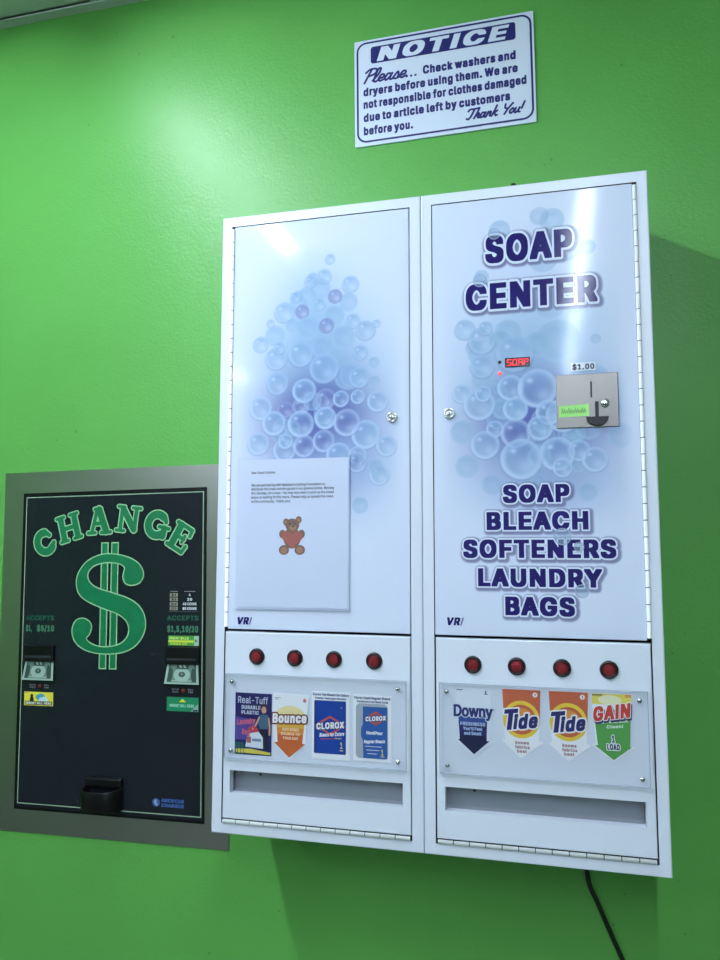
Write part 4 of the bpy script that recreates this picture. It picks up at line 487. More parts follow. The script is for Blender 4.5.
OO624:68,-48 136,-78 209,-88 325,-88 398,-78 469,-46 525,4 560,56 588,133 595,196 597,290 589,370 560,452 525,504 466,557 398,587 325,597 209,597 136,587 65,555 9,504 -26,452 -54,375 -64,290 -64,218 -55,138 -26,56 9,4|265,149 241,171 225,195 212,234 210,258 212,274 225,313 241,338 265,360 268,360 292,339 309,312 322,273 323,243 307,193 292,170 268,149
OP535:-24,-71 -11,-78 6,-81 179,-81 193,-79 206,-73 219,-61 228,-40 229,105 294,105 358,112 414,134 447,159 463,175 486,206 506,258 513,313 513,383 506,437 492,477 484,492 463,520 447,536 414,560 367,579 347,584 293,590 6,590 -11,587 -24,580 -34,570 -41,557 -44,540 -44,-31 -41,-48 -34,-61|230,341 229,354 234,349
OR540:-24,-71 -11,-78 6,-81 179,-81 193,-79 209,-71 221,-58 228,-40 229,-7 258,-60 272,-73 290,-80 482,-81 499,-78 512,-71 522,-61 529,-48 532,-31 530,46 459,176 486,212 508,268 513,316 513,388 509,430 505,447 486,492 464,523 449,538 415,562 380,576 348,585 295,590 6,590 -11,587 -24,580 -34,570 -41,557 -44,540 -44,-31 -41,-48 -34,-61|230,348 229,358 233,354
OS537:56,-69 107,-84 165,-90 283,-90 342,-84 395,-67 439,-41 482,5 504,50 507,63 512,104 510,197 507,217 491,257 455,298 469,299 485,307 495,317 502,330 505,347 504,421 495,464 471,511 433,549 398,571 345,590 286,597 168,597 115,591 66,576 23,551 -21,507 -43,462 -46,450 -52,406 -52,338 -41,277 -13,234 2,218 -33,215 -46,208 -58,195 -64,182 -66,168 -65,94 -55,47 -30,-2 8,-41
OT539:112,-73 125,-79 139,-81 311,-81 325,-79 338,-73 353,-58 359,-45 361,-31 361,371 480,372 498,379 513,394 519,407 521,421 521,540 519,554 513,567 498,582 485,588 471,590 -22,590 -36,588 -49,582 -64,567 -70,554 -72,540 -72,421 -70,407 -62,391 -49,379 -31,372 89,371 89,-31 91,-45 97,-58
OU608:32,-30 72,-58 134,-81 200,-89 318,-89 384,-81 433,-64 481,-33 501,-14 529,21 551,72 561,138 561,540 558,557 551,570 541,580 528,587 511,590 339,590 325,588 312,582 297,567 291,554 289,540 289,205 287,188 279,168 270,156 260,148 250,153 238,169 230,188 228,205 228,540 226,554 218,570 205,582 192,588 178,590 6,590 -11,587 -24,580 -34,570 -41,557 -44,540 -44,138 -36,78 -18,35 -9,18 16,-14
OY563:122,-73 135,-79 149,-81 322,-81 336,-79 349,-73 364,-58 370,-45 372,-31 372,164 540,432 557,463 559,477 558,549 551,567 536,582 523,588 509,590 327,590 313,588 297,580 285,568 237,488 234,489 187,568 175,580 159,588 145,590 -38,590 -52,588 -65,582 -80,567 -86,554 -88,540 -88,477 -85,460 99,164 99,-31 101,-45 107,-58
"""
FONT = {}
for line in GLYPHS.strip('\n').split('\n'):
    h, body = line[2:].split(':', 1)
    FONT[line[:2]] = (int(h), [[tuple(int(v) for v in p.split(',')) for p in c.split(' ')] for c in body.split('|')])
def tess(contours):
    """triangles of a shape given as closed contours (holes allowed)"""
    return [tuple(t) for t in tessellate_polygon([[Vector((p[0], p[1], 0)) for p in c] for c in contours])]
for wt, x0, x1, z0, z1, adv in (('R', 60, 126, 0, 509, 186), ('M', 42, 144, -12, 521, 217), ('H', 6, 180, -31, 540, 278)):
    FONT[wt+'I'] = (adv, [[(x0, z0), (x1, z0), (x1, z1), (x0, z1)]])      # plain upright stroke
def area(c): return sum(c[i-1][0]*c[i][1]-c[i][0]*c[i-1][1] for i in range(len(c)))/2
def inside(p, c):
    r = False
    for i in range(len(c)):
        (x0, y0), (x1, y1) = c[i-1], c[i]
        if (y0 > p[1]) != (y1 > p[1]) and p[0] < (x1-x0)*(p[1]-y0)/(y1-y0)+x0: r = not r
    return r
def regions(cs):
    """letter contours sorted into outer shapes, each with its own holes"""
    sg = area(max(cs, key=lambda c: abs(area(c)))) > 0
    outs = [[c] for c in cs if (area(c) > 0) == sg]
    for c in cs:
        if (area(c) > 0) != sg:
            for o in outs:
                if inside(c[0], o[0]): o.append(c); break
    return outs, (1 if sg else -1)
_cache = {}
def raw_glyphs(txt, wt='R', spacing=1.0):
    key = (txt, wt, spacing)
    if key in _cache: return _cache[key]
    R_ = []; x = 0
    for ch in txt:
        if ch == ' ': x += 170*spacing; continue
        adv, cs = FONT[wt+ch]
        outs, sg = regions(cs)
        for o in outs: R_.append(([[((p[0]+x)/1000, p[1]/1000) for p in c] for c in o], tess(o)))
        x += adv+(spacing-1)*420
    _cache[key] = R_; return R_
CAP = {}
for wt in 'RMH':
    ys_ = [p[1] for r, t in raw_glyphs('H', wt) for c in r for p in c]; CAP[wt] = (min(ys_), max(ys_))
def glyphs(txt, x0, x1, zb, cap, bold=0.0, shear=0.0, res=3, spacing=1.0, xf=None, halo=False):
    """lettering fitted between x0 and x1, baseline zb, capital height cap; bold/cap picks the weight"""
    wt = 'R' if bold/cap < .025 else ('M' if bold/cap < .058 else 'H')
    RG = [([[(x+shear*y, y) for x, y in c] for c in r], t) for r, t in raw_glyphs(txt, wt, spacing)]
    al = [p[0] for r, t in RG for c in r for p in c]; lo, hi = min(al), max(al)
    b0, b1 = CAP[wt]
    sz = cap/(b1-b0)
    sx = sz if x1 is None else (x1-x0)/(hi-lo)
    if halo: RG = raw_glyphs(txt, 'O', spacing)      # the same letters, widened all round by a margin
    V, F, E_, Q = [], [], [], []
    for gi, (r, ts) in enumerate(RG):
        cs = [[(x0+(x-lo)*sx, zb+(y-b0)*sz) for x, y in c] for c in r]
        o = len(V); k = o
        F += [tuple(o+i for i in t) for t in ts]
        for c in cs:
            n = len(c); V += c; Q += [gi]*n; E_ += [(k+i, k+(i+1) % n) for i in range(n)]; k += n
    if xf: V = [xf(p) for p in V]
    return (V, F, E_, Q)
def ink(mb, G, m, y, grow=0.0, dx=0.0, dz=0.0, nd=7):
    V, F, E_, Q = G; mb.use(m)
    mb.add([(p[0]+dx, y-(q % 5)*3e-6, p[1]+dz) for p, q in zip(V, Q)], F)
    w = grow*2
    if w > 0:
        used = set()
        for a, b in E_:
            mb.stroke([(V[a][0]+dx, V[a][1]+dz), (V[b][0]+dx, V[b][1]+dz)], w, y, cap=False); used.add(a); used.add(b)
        for a in used: mb.disc(V[a][0]+dx, V[a][1]+dz, w/2, mb.jy(y-4.8e-5), n=nd)
def text(mb, txt, x0, x1, zb, cap, m, y, bold=0.0, shear=0.0, **kw):
    G = glyphs(txt, x0, x1, zb, cap, bold, shear, **kw); ink(mb, G, m, y); return G

# brush-script letters for the notice (stroke paths, height 1)
SCR = {
 'P': ([[(.12,0),(.2,.5),(.28,.95)], [(.0,.78),(.2,1.0),(.55,.98),(.58,.66),(.24,.48)]], .56),
 'l': ([[(0,.1),(.24,.62),(.24,.98),(.1,.9),(.06,.2),(.16,.0),(.32,.1)]], .31),
 'e': ([[(0,.2),(.25,.27),(.26,.45),(.1,.48),(.02,.22),(.13,.01),(.36,.12)]], .36),
 'a': ([[(.32,.42),(.12,.48),(.02,.18),(.12,.0),(.27,.18),(.35,.48),(.31,.1),(.4,.0),(.5,.1)]], .48),
 's': ([[(0,.08),(.18,.5),(.28,.25),(.24,.02),(.06,.03)], [(.22,.01),(.4,.1)]], .38),
 '.': ([[(.06,.02),(.08,.03)]], .24), ' ': ([], .3),
 'T': ([[(0,.78),(.1,.96),(.4,.95),(.75,1.0)], [(.44,.96),(.34,.3),(.2,0),(.05,.08)]], .62),
 'h': ([[(0,0),(.1,.5),(.16,1)], [(.04,.2),(.2,.48),(.28,.4),(.25,.08),(.38,.04)]], .4),
 'n': ([[(0,0),(.06,.48)], [(.03,.2),(.18,.48),(.27,.4),(.25,.08),(.38,.04)]], .4),
 'k': ([[(0,0),(.1,.5),(.16,1)], [(.32,.48),(.06,.22),(.2,.2),(.3,.0),(.4,.05)]], .44),
 'Y': ([[(.05,.98),(.1,.62),(.28,.54)], [(.58,1),(.34,.5),(.2,0)]], .52),
 'o': ([[(.16,.48),(.02,.22),(.14,.0),(.3,.22),(.2,.48),(.1,.42)]], .36),
 'u': ([[(.04,.48),(.03,.1),(.13,.0),(.25,.18),(.31,.48),(.28,.08),(.38,.04)]], .42),
 '!': ([[(.12,1),(.06,.34)], [(.0,.02),(.01,.03)]], .2)}
def script(mb, txt, x0, x1, zb, h, w, m, y):
    paths = []; x = 0
    for ch in txt:
        ps, adv = SCR[ch]
        for p in ps: paths.append(smooth([(x+a+.28*b, b) for a, b in p], n=5))
        x += adv
    lo = min(q[0] for p in paths for q in p); hi = max(q[0] for p in paths for q in p)
    k = (x1-x0-w)/(hi-lo); mb.use(m)
    for p in paths: mb.stroke([(x0+w/2+(a-lo)*k, zb+b*h) for a, b in p], w, y, nd=8)

# ------------------------------------------------------------------ naming
def tag(o, label, cat, group=None):
    o['label'] = label; o['category'] = cat
    if group: o['group'] = group
    return o
def empty(name, loc, label, cat, group=None):
    o = bpy.data.objects.new(name, None); COL.objects.link(o); o.location = loc; o.empty_display_size = 0.05
    return tag(o, label, cat, group)
def struct(o): o['kind'] = 'structure'; return o

# ------------------------------------------------------------------ the room
RX0, RX1, RY = -3.65, 4.2, -6.6
struct(MB().use(M_wall).box(RX0, RX1, 0, 0.1, 0, ZC+.1).build('wall_back'))
struct(MB().use(M_wall).box(RX0-.1, RX0, RY, 0.1, 0, ZC+.1).build('wall_left'))
struct(MB().use(M_wall).box(RX1, RX1+.1, RY, 0.1, 0, ZC+.1).build('wall_right'))
struct(MB().use(M_front).box(RX0-.1, RX1+.1, RY-.1, RY, 0, ZC+.1).build('wall_front'))
struct(MB().use(M_floor).box(RX0-.1, RX1+.1, RY-.1, .1, -.1, 0).build('floor'))
# suspended ceiling: laid-in tiles between narrow tee bars
c = MB(); c.use(M_trim).box(RX0-.1, RX1+.1, RY-.1, .1, ZC+.02, ZC+.12)
xs = [RX0]; x = -3.0+.30
gx = [RX0, -2.88, -2.27, -1.66, -1.05, -.44, .17, .78, 1.39, 2.0, 2.61, 3.22, 3.83, RX1]
gy = [-.017, -.30, -.91, -1.52, -2.13, -2.74, -3.35, -3.96, -4.57, -5.18, -5.79, -6.4, RY]
c.use(M_ceil)
for i in range(len(gx)-1):
    for j in range(len(gy)-1):
        c.box(gx[i]+.012, gx[i+1]-.012, gy[j+1]+.012, gy[j]-.012, ZC+.004, ZC+.021)
c.use(M_trim)
for g in gx[1:-1]: c.box(g-.012, g+.012, RY, 0, ZC, ZC+.02)
for g in gy[1:-1]: c.box(RX0, RX1, g-.012, g+.012, ZC+.0003, ZC+.0203)
struct(c.build('ceiling'))
struct(MB().use(M_trim).box(RX0, RX1, -.024, 0, ZC-.0016, ZC+.002).build('trim_1'))

# fluorescent fixtures, running away from the wall
LAMP = 150.0
M_lampw = mat('lamp_housing_white', (225, 228, 230), 0.5)
M_tube = mat('lamp_diffuser', (240, 246, 255), 0.4, emit=(224, 238, 255), estr=LAMP)
def lamp(x, y0, y1, label):
    t = empty('ceiling_light', (x, (y0+y1)/2, ZC), label, 'light', 'fluorescent ceiling lights')
    og = (x, (y0+y1)/2, ZC); h = .034
    b = MB().use(M_lampw)
    b.box(x-.085, x+.085, y1, y0, ZC-.012, ZC-.001, .002)
    b.box(x-.085, x-.060, y1, y0, ZC-h, ZC-.012, .002); b.box(x+.060, x+.085, y1, y0, ZC-h, ZC-.012, .002)
    b.box(x-.06, x+.06, y1, y1+.02, ZC-h, ZC-.012, .002); b.box(x-.06, x+.06, y0-.02, y0, ZC-h, ZC-.012, .002)
    b.build('lamp_housing', t, og)
    d = MB().use(M_tube).box(x-.025, x+.025, y1+.03, y0-.03, ZC-.050, ZC-.02, .010, 3)
    d.build('light_tube', t, og)
lamp(-.465, -.42, -1.95, 'short fluorescent ceiling light over the left door, mirrored as its small slanting glint')
lamp(.745, -1.62, -3.45, 'long fluorescent ceiling light mirrored as the bright streak on the right door')
lamp(.745, -3.55, -5.85, 'far fluorescent ceiling light continuing the line of the right door streak')
lamp(-1.62, -2.9, -4.2, 'distant fluorescent ceiling light glinting at the left hinge edge of the left door')

# ------------------------------------------------------------------ printed bubbles on the doors
BL = [(216,1035,9.9,0),(205,1003,14.4,0),(179,996,12.6,0),(196,980,21.5,1),(255,984,16.0,0),(149,968,10.8,0),(251,951,17.7,1),(226,964,13.3,2),(128,941,19.8,0),(163,940,13.4,2),(224,927,19.9,1),(195,951,12.5,0),(101,922,8.1,0),(260,915,14.0,0),(144,915,13.4,1),(174,908,22.2,1),(210,910,14.2,2),(284,896,18.3,0),(304,907,7.8,0),(82,883,15.3,0),(242,886,21.9,1),(113,854,21.4,0),(119,874,11.6,0),(161,860,24.4,0),(202,871,19.8,1),(274,856,13.9,0),(299,836,10.3,1),(251,815,26.0,1),(206,831,28.4,0),(116,807,21.3,0),(272,810,19.4,0),(300,802,10.3,1),(132,758,15.4,2),(209,774,19.5,2),(162,763,15.3,2),(168,791,22.8,0),(84,762,22.1,0),(238,773,15.1,0),(269,775,12.9,0),(306,765,19.2,0),(184,771,17.4,1),(110,733,22.8,0),(209,739,20.7,0),(284,706,26.3,0),(249,729,24.8,3),(162,730,25.2,0),(80,696,21.1,0),(131,682,21.7,0),(169,689,20.7,3),(206,697,20.6,3),(133,699,13.9,0),(234,670,23.4,0),(269,669,16.9,0),(322,685,19.1,0),(309,633,18.1,0),(268,657,18.3,3),(274,580,14.7,1),(303,647,14.2,1)]
BR = [(592,1076,16.1,1),(613,1067,20.5,1),(524,1057,18.3,1),(492,976,13.0,1),(633,1023,31.8,1),(671,1013,12.6,1),(597,1001,25.5,1),(607,918,25.2,1),(648,918,18.7,1),(679,853,8.6,1),(618,853,36.7,1),(585,850,22.2,1),(462,884,18.3,0),(491,862,24.1,0),(498,884,12.6,0),(535,874,22.5,1),(546,836,32.2,0),(491,817,21.0,0),(456,771,17.0,0),(485,750,27.2,0),(492,769,13.9,0),(538,777,22.2,0),(669,777,33.6,1),(583,774,33.2,0),(624,726,28.8,0),(546,740,21.0,0),(601,732,21.8,0),(511,707,14.7,0),(586,706,21.3,0),(546,698,25.3,3),(455,704,19.8,1),(494,680,24.5,0),(664,705,21.4,1),(713,689,20.7,1),(692,733,23.7,1),(463,644,19.9,1),(505,612,17.2,1),(535,602,12.2,1),(660,597,14.9,1),(648,666,18.1,0),(673,650,20.9,0),(613,661,29.0,0),(621,638,16.3,0),(554,654,34.8,0),(583,616,13.3,1)]
def sm(a, b, x):
    t = np.clip((x-a)/(b-a), 0, 1); return t*t*(3-2*t)
def bubble_print(x0, x1, z0, z1, bubbles, glows, shadows, y, parent, org):
    """the printed bubble artwork, as colour on a fine grid just in front of the door skin (mm-coordinates in the lists)"""
    st = .0017; nx = int((x1-x0)/st)+1; nz = int((z1-z0)/st)+1
    X, Z = np.meshgrid(np.linspace(x0, x1, nx), np.linspace(z0, z1, nz))
    C = np.empty((nz, nx, 3)); C[:] = DOOR
    edge = sm(0, .03, np.minimum(np.minimum(X-x0, x1-X), np.minimum(Z-z0, z1-Z)))
    for gx_, gz, sx, sz, col, a in glows:
        w = (np.exp(-(((X-gx_)/sx)**2+((Z-gz)/sz)**2))*a*edge)[..., None]
        C = C*(1-w)+np.array(col)*w
    rnd = random.Random(3)
    fill = []                                   # faint out-of-focus bubbles between the sharp ones
    core = [q for q in bubbles if q[3] != 1]
    for _ in range(60):
        q = rnd.choice(core); p = rnd.choice(core)
        if abs(q[1]-p[1]) < 90 and abs(q[0]-p[0]) < 90:
            fill.append(((q[0]+p[0])/2, (q[1]+p[1])/2, rnd.uniform(10, 24), 1))
    bubbles = fill+list(bubbles)
    for bx, bz, br, k in bubbles:
        bx, bz, br = bx/1000, bz/1000, br/1000
        dx = (X-bx)/br; dz = (Z-bz)/br; r = np.sqrt(dx*dx+dz*dz)
        ins = (1-sm(.95, 1.05, r))*edge
        if k == 1: al, body, rim = .60, (142, 174, 206), (196, 214, 236)
        elif k == 2: al, body, rim = .70, (118, 120, 176), (166, 180, 216)
        elif k == 3: al, body, rim = .52, (122, 138, 190), (202, 219, 240)
        else: al, body, rim = .62, (138, 170, 206), (204, 221, 241)
        a = (al*(.55+.45*r**2))*ins
        C = C*(1-a[..., None])+np.array(body)*a[..., None]
        rr = sm(.60, .96, r)*ins*(.25 if k == 1 else (.42 if bz > .80 else .80))*(.55+.45*np.clip(.3-dx*.5-dz*.7, 0, 1))        # pale rim, softer at the top right
        C = C*(1-rr[..., None])+np.array(rim)*rr[..., None]
        dcr = np.exp(-(((dx+.1)/.62)**2+((dz-.55)/.30)**2))*ins*(.18 if k == 1 else .34)   # blue crescent of the drawing
        C = C*(1-dcr[..., None])+np.array((126, 156, 206))*dcr[..., None]
        lw = np.exp(-(((dx-.30)/.42)**2+((dz+.38)/.36)**2))*ins*(.10 if k == 1 else .42)
        C = C*(1-lw[..., None])+np.array((206, 222, 240))*lw[..., None]
        if k == 3:
            t_ = rnd.uniform(-.2, .2)
            dp = np.exp(-(((dx-t_)/.34)**2+((dz-.05)/.42)**2))*ins*.36
            C = C*(1-dp[..., None])+np.array((92, 100, 158))*dp[..., None]
        if k != 1:
            g = np.exp(-(((dx+.38)/.16)**2+((dz-.42)/.13)**2))*ins*.6
            C = C*(1-g[..., None])+np.array((216, 228, 244))*g[..., None]
            ol = np.exp(-((r-1.0)/.07)**2)*edge*.35*np.clip(.4-dz, 0, 1)
            C = C*(1-ol[..., None])+np.array((112, 128, 180))*ol[..., None]
    for G, off, r_in, r_out, col, a in shadows:      # the printed drop shadow round the lettering
        V, F, E_, b = G
        d = np.full(X.shape, 9.0)
        for e in E_:
            ax, az = V[e[0]][0]+off[0], V[e[0]][1]+off[1]; ex, ez = V[e[1]][0]+off[0]-ax, V[e[1]][1]+off[1]-az
            i0 = max(0, int((min(ax, ax+ex)-.02-x0)/st)); i1 = int((max(ax, ax+ex)+.02-x0)/st)+2
            j0 = max(0, int((min(az, az+ez)-.02-z0)/st)); j1 = int((max(az, az+ez)+.02-z0)/st)+2
            xs_, zs_ = X[j0:j1, i0:i1], Z[j0:j1, i0:i1]
            if xs_.size == 0: continue
            t = np.clip(((xs_-ax)*ex+(zs_-az)*ez)/(ex*ex+ez*ez+1e-12), 0, 1)
            d[j0:j1, i0:i1] = np.minimum(d[j0:j1, i0:i1], np.hypot(xs_-ax-t*ex, zs_-az-t*ez))
        w = (1-sm(r_in, r_out, d))*a
        C = C*(1-w[..., None])+np.array(col)*w[..., None]
    c_ = C/255.0; c_ = np.where(c_ <= .04045, c_/12.92, ((c_+.055)/1.055)**2.4)
    me = bpy.data.meshes.new('bubble_print')
    co = np.stack([X-org[0], np.full(X.shape, y-org[1]), Z+ZB-org[2]], -1).reshape(-1, 3)
    i = np.arange(nx*nz).reshape(nz, nx)
    q = np.stack([i[:-1, :-1], i[:-1, 1:], i[1:, 1:], i[1:, :-1]], -1).reshape(-1, 4)
    me.vertices.add(len(co)); me.vertices.foreach_set('co', co.astype(np.float32).ravel())
    me.loops.add(q.size); me.loops.foreach_set('vertex_index', q.astype(np.int32).ravel())
    me.polygons.add(len(q)); me.polygons.foreach_set('loop_start', (np.arange(len(q))*4).astype(np.int32))
    me.update(calc_edges=True); me.materials.append(M_bub)
    at = me.color_attributes.new('Col', 'FLOAT_COLOR', 'POINT')
    at.data.foreach_set('color', np.concatenate([c_.reshape(-1, 3), np.ones((nx*nz, 1))], 1).astype(np.float32).ravel())
    ob = bpy.data.objects.new('bubble_print', me); COL.objects.link(ob); ob.parent = parent
    return ob

# ------------------------------------------------------------------ the two vending cabinets
W = .385
ZT = 1.137
def z(v): return v+ZB                      # cabinet heights are counted from its underside
FY = -D
def piano_hinge_v(x, z0, z1, r, parent, org):
    b = MB().use(M_hinge); n = int((z1-z0)/.0262); h = (z1-z0)/n
    for k in range(n): b.cyl((x, FY-.0008, z(z0+k*h+.0009)), (x, FY-.0008, z(z0+(k+1)*h-.0009)), r, 12)
    b.use(M_hgap).cyl((x, FY-.0006, z(z0)), (x, FY-.0006, z(z1)), r*.7, 8)
    return b.build('piano_hinge', parent, org)
def piano_hinge_h(x0, x1, zc, r, parent, org):
    b = MB().use(M_hinge); n = int((x1-x0)/.025); h = (x1-x0)/n
    for k in range(n): b.cyl((x0+k*h+.0009, FY-.0008, z(zc)), (x0+(k+1)*h-.0009, FY-.0008, z(zc)), r, 12)
    b.use(M_hgap).cyl((x0, FY-.0006, z(zc)), (x1, FY-.0006, z(zc)), r*.7, 8)
    return b.build('piano_hinge', parent, org)

def cabinet(X0, side, label):
    org = (X0+W/2, -D/2, ZB); X1 = X0+W
    root = empty('soap_vending_cabinet', org, label, 'vending machine', 'soap vending cabinets')
    if side == 'L': ox0, ox1 = .0195, .3648; dx0, dx1 = .0256, .3634; px0, px1 = .0212, .3632; hx = .0227
    else: ox0, ox1 = .4042-.385, .7512-.385; dx0, dx1 = .4058-.385, .7443-.385; px0, px1 = .4064-.385, .7494-.385; hx = .7477-.385
    ox0 += X0; ox1 += X0; dx0 += X0; dx1 += X0; px0 += X0; px1 += X0; hx += X0
    oz0, oz1 = .0185, 1.1178
    # --- sheet metal case with a front opening
    b = MB().use(M_white); e = .0004
    xa, xb = X0+e, X1-e
    y1 = -.001; yi = -.02
    o = len(b.v)
    def ringv(x0, x1, y, z0, z1): return [(x0, y, z(z0)), (x1, y, z(z0)), (x1, y, z(z1)), (x0, y, z(z1))]
    r = .0022
    vs = ringv(xa, xb, y1, 0, ZT)+ringv(xa, xb, FY+r, 0, ZT)+ringv(xa+r*.3, xb-r*.3, FY+r*.3, r*.3, ZT-r*.3)+ringv(xa+r, xb-r, FY, r, ZT-r) \
        + ringv(ox0, ox1, FY, oz0, oz1)+ringv(ox0, ox1, yi, oz0, oz1)
    fs = [(0, 1, 2, 3)]
    for k in range(5):
        for i in range(4): fs.append((k*4+i, k*4+(i+1) % 4, k*4+4+(i+1) % 4, k*4+4+i))
    b.add(vs, fs[:17]); b.use(M_dark); b.f += [tuple(o+i for i in f) for f in fs[17:]]+[(o+20, o+21, o+22, o+23)]
    k = len(fs)-17+1; b.mi += [b.cur]*k; b.sm += [False]*k
    b.build('cabinet_body', root, org)
    # --- upper door
    d = MB().use(M_door).box(dx0, dx1, FY, FY+.018, z(.3585), z(1.1162), .0012)
    door = d.build('cabinet_door', root, org)
    piano_hinge_v(hx, .362, 1.113, .0033, door, org)
    lx, lz = (.3318, .7352) if side == 'L' else (.4335, .737)
    k_ = MB().use(M_chrome).lathe_y(lx, z(lz), [(.0104, FY), (.0104, FY-.002), (.0092, FY-.0036), (.0070, FY-.0036), (.0060, FY-.0012), (.0055, FY-.0012)])
    k_.lathe_y(lx, z(lz), [(.0042, FY-.0015), (.0042, FY-.0042), (.0034, FY-.0048)])
    k_.use(M_dark).box(lx-.0011, lx+.0011, FY-.0051, FY-.0040, z(lz)-.0024, z(lz)+.0024)
    k_.build('key_lock', door, org)
    # --- maker's mark in the door corner
    vx, vz = (.0449, .3672) if side == 'L' else (.4264, .3752)
    g = MB(); text(g, 'VR', vx, vx+.0225, z(vz), .0132, M_navy, FY-.0009, .0012, .22)
    g.use(M_mlilac).poly([(vx+.0222, z(vz)), (vx+.0244, z(vz)), (vx+.0285, z(vz)+.0132), (vx+.0258, z(vz)+.0132)], FY-.0009)
    g.build('maker_logo', door, org)
    # --- lower panel with the delivery slot
    s0, s1, t0, t1 = (.0350, .3487, .0705, .1102) if side == 'L' else (.4205, .7345, .0720, .1105)
    pz0, pz1 = .0265, .3538
    lo = MB().use(M_white)
    y0, yb = FY, FY+.016
    def ringp(x0, x1, y, z0, z1): return [(x0, y, z(z0)), (x1, y, z(z0)), (x1, y, z(z1)), (x0, y, z(z1))]
    vs = ringp(px0, px1, yb, pz0, pz1)+ringp(px0, px1, y0+.002, pz0, pz1)+ringp(px0+.0006, px1-.0006, y0+.0006, pz0+.0006, pz1-.0006)+ringp(px0+.002, px1-.002, y0, pz0+.002, pz1-.002) \
        + ringp(s0, s1, y0, t0, t1)+ringp(s0, s1, yb, t0, t1)+ringp(px0, px1, yb, pz0, pz1)
    fs = []
    for k in range(6):
        for i in range(4): fs.append((k*4+i, k*4+(i+1) % 4, k*4+4+(i+1) % 4, k*4+4+i))
    lo.add(vs, fs)
    panel = lo.build('dispenser_panel', root, org)
    piano_hinge_h(px0+.001, px1-.001, .0222, .0034, panel, org)
    # --- the bin behind the slot
    ch = MB().use(M_inner)
    ya, yc = yb+.0005, FY+.034
    za, zb_ = z(t0-.012), z(t1+.03); xa_, xb_ = s0-.008, s1+.006
    ch.add([(xa_, ya, za), (xb_, ya, za), (xb_, yc, za+.012), (xa_, yc, za+.012), (xa_, ya, zb_), (xb_, ya, zb_), (xb_, yc, zb_), (xa_, yc, zb_)],
           [(0, 1, 2, 3), (2, 3, 7, 6), (0, 3, 7, 4), (1, 2, 6, 5), (4, 5, 6, 7)])
    for xx in (s0+.006, s1-.010):
        ch.box(xx, xx+.0025, yb+.006, yb+.03, z(t1)-.012, z(t1)+.01)
    ch.use(M_dark).disc(s0+.045, z(t0+.026), .0024, yc-.001, n=10)
    ch.build('dispensing_chute', root, org)
    # --- four selection buttons
    for bx in ((.0834, .1553, .2273, .2995) if side == 'L' else (.4688, .5405, .6127, .6852)):
        q = MB().use(M_bezel).lathe_y(bx, z(.3112), [(.0146, FY), (.0146, FY-.0015), (.0134, FY-.0042), (.0104, FY-.0046), (.0098, FY-.0024)])
        bt = q.build('selection_button', root, org)
        q = MB().use(M_redr).lathe_y(bx, z(.3112), [(.0097, FY-.0015), (.0097, FY-.0052), (.0088, FY-.0060), (.0080, FY-.0060), (.0074, FY-.0056)])
        q.use(M_red).lathe_y(bx, z(.3112), [(.0073, FY-.0054), (.0068, FY-.0058), (.0066, FY-.0059), (.0010, FY-.0060)])
        q.build('button_cap', bt, org)
    # --- clear acrylic window over the product cards
    w0, w1, v0, v1 = (.0258, .3565, .1325, .2806) if side == 'L' else (.4125, .7422, .1335, .2806)
    a = MB().use(M_acr); ys, yf = FY-.0045, FY-.0075
    a.rect(w0, w1, z(v0), z(v1), yf)
    a.use(M_acre); th = .0009
    for x0_, x1_, q0, q1 in ((w0, w1, v0, v0+th), (w0, w1, v1-th, v1), (w0, w0+th, v0+th, v1-th), (w1-th, w1, v0+th, v1-th)):
        a.box(x0_, x1_, yf-.0001, ys, z(q0), z(q1))
    win = a.build('display_window', root, org)
    sp = [(.039, .2666), (.3422, .2670), (.3425, .1465), (.0389, .1458)] if side == 'L' else [(.425, .2664), (.729, .2664), (.7297, .1470), (.4257, .1472)]
    for x_, z_ in sp:
        q = MB().use(M_chrome).lathe_y(x_, z(z_), [(.0018, FY), (.0018, yf), (.0040, yf-.0003), (.0038, yf-.0016), (.0022, yf-.0028), (.0004, yf-.0030)], 18)
        q.use(M_dark).box(x_-.0028, x_+.0028, yf-.0032, yf-.0026, z(z_)-.0004, z(z_)+.0004)
        q.build('screw', win, org)
    return root, door, org

LEFT, DOORL, ORGL = cabinet(0.0, 'L', 'left white vending cabinet, with taped-up paper letter on its bubble-printed door')
RIGHT, DOORR, ORGR = cabinet(W, 'R', 'right white vending cabinet, with big lettering and a coin plate on its door')
PRI = FY-.0004     # the print layer on the doors
CY = (136, 168, 202); PU = (104, 114, 172); LI = (146, 168, 208)
bubble_print(.030, .358, .50, 1.075, BL,
    [(.19, .92, .070, .10, (156, 186, 216), .8), (.20, .81, .105, .10, CY, .85), (.19, .715, .088, .080, PU, .85), (.20, .745, .08, .06, (76, 82, 148), .8), (.25, .655, .075, .075, LI, .8)],
    [], PRI, DOORL, ORGL)

# ---- right door lettering
HEAD = [('SOAP', .4990, .6460, .9995, .0490, .0042, 0, 4, 1.0), ('CENTER', .4640, .6840, .9170, .0465, .0042, 0, 4, 1.0)]
LIST = [('SOAP', .5225, .6310, .5808, .0302, .0026, 0, 4, 1.0), ('BLEACH', .4948, .6598, .5352, .0305, .0026, 0, 4, 1.0), ('SOFTENERS', .4548, .7018, .4886, .0305, .0026, 0, 4, 1.0),
        ('LAUNDRY', .4792, .6788, .4410, .0302, .0026, 0, 4, 1.0), ('BAGS', .5235, .6350, .3940, .0308, .0028, 0, 4, 1.0)]
T1, T2 = [glyphs(*a) for a in HEAD]; LST = [glyphs(*a) for a in LIST]
sh = [(G, (.0022, -.0022), .0050, .0100, (112, 112, 150), .85) for G in (T1, T2)]+[(G, (.0020, -.0020), .0040, .0082, (112, 112, 150), .8) for G in LST]
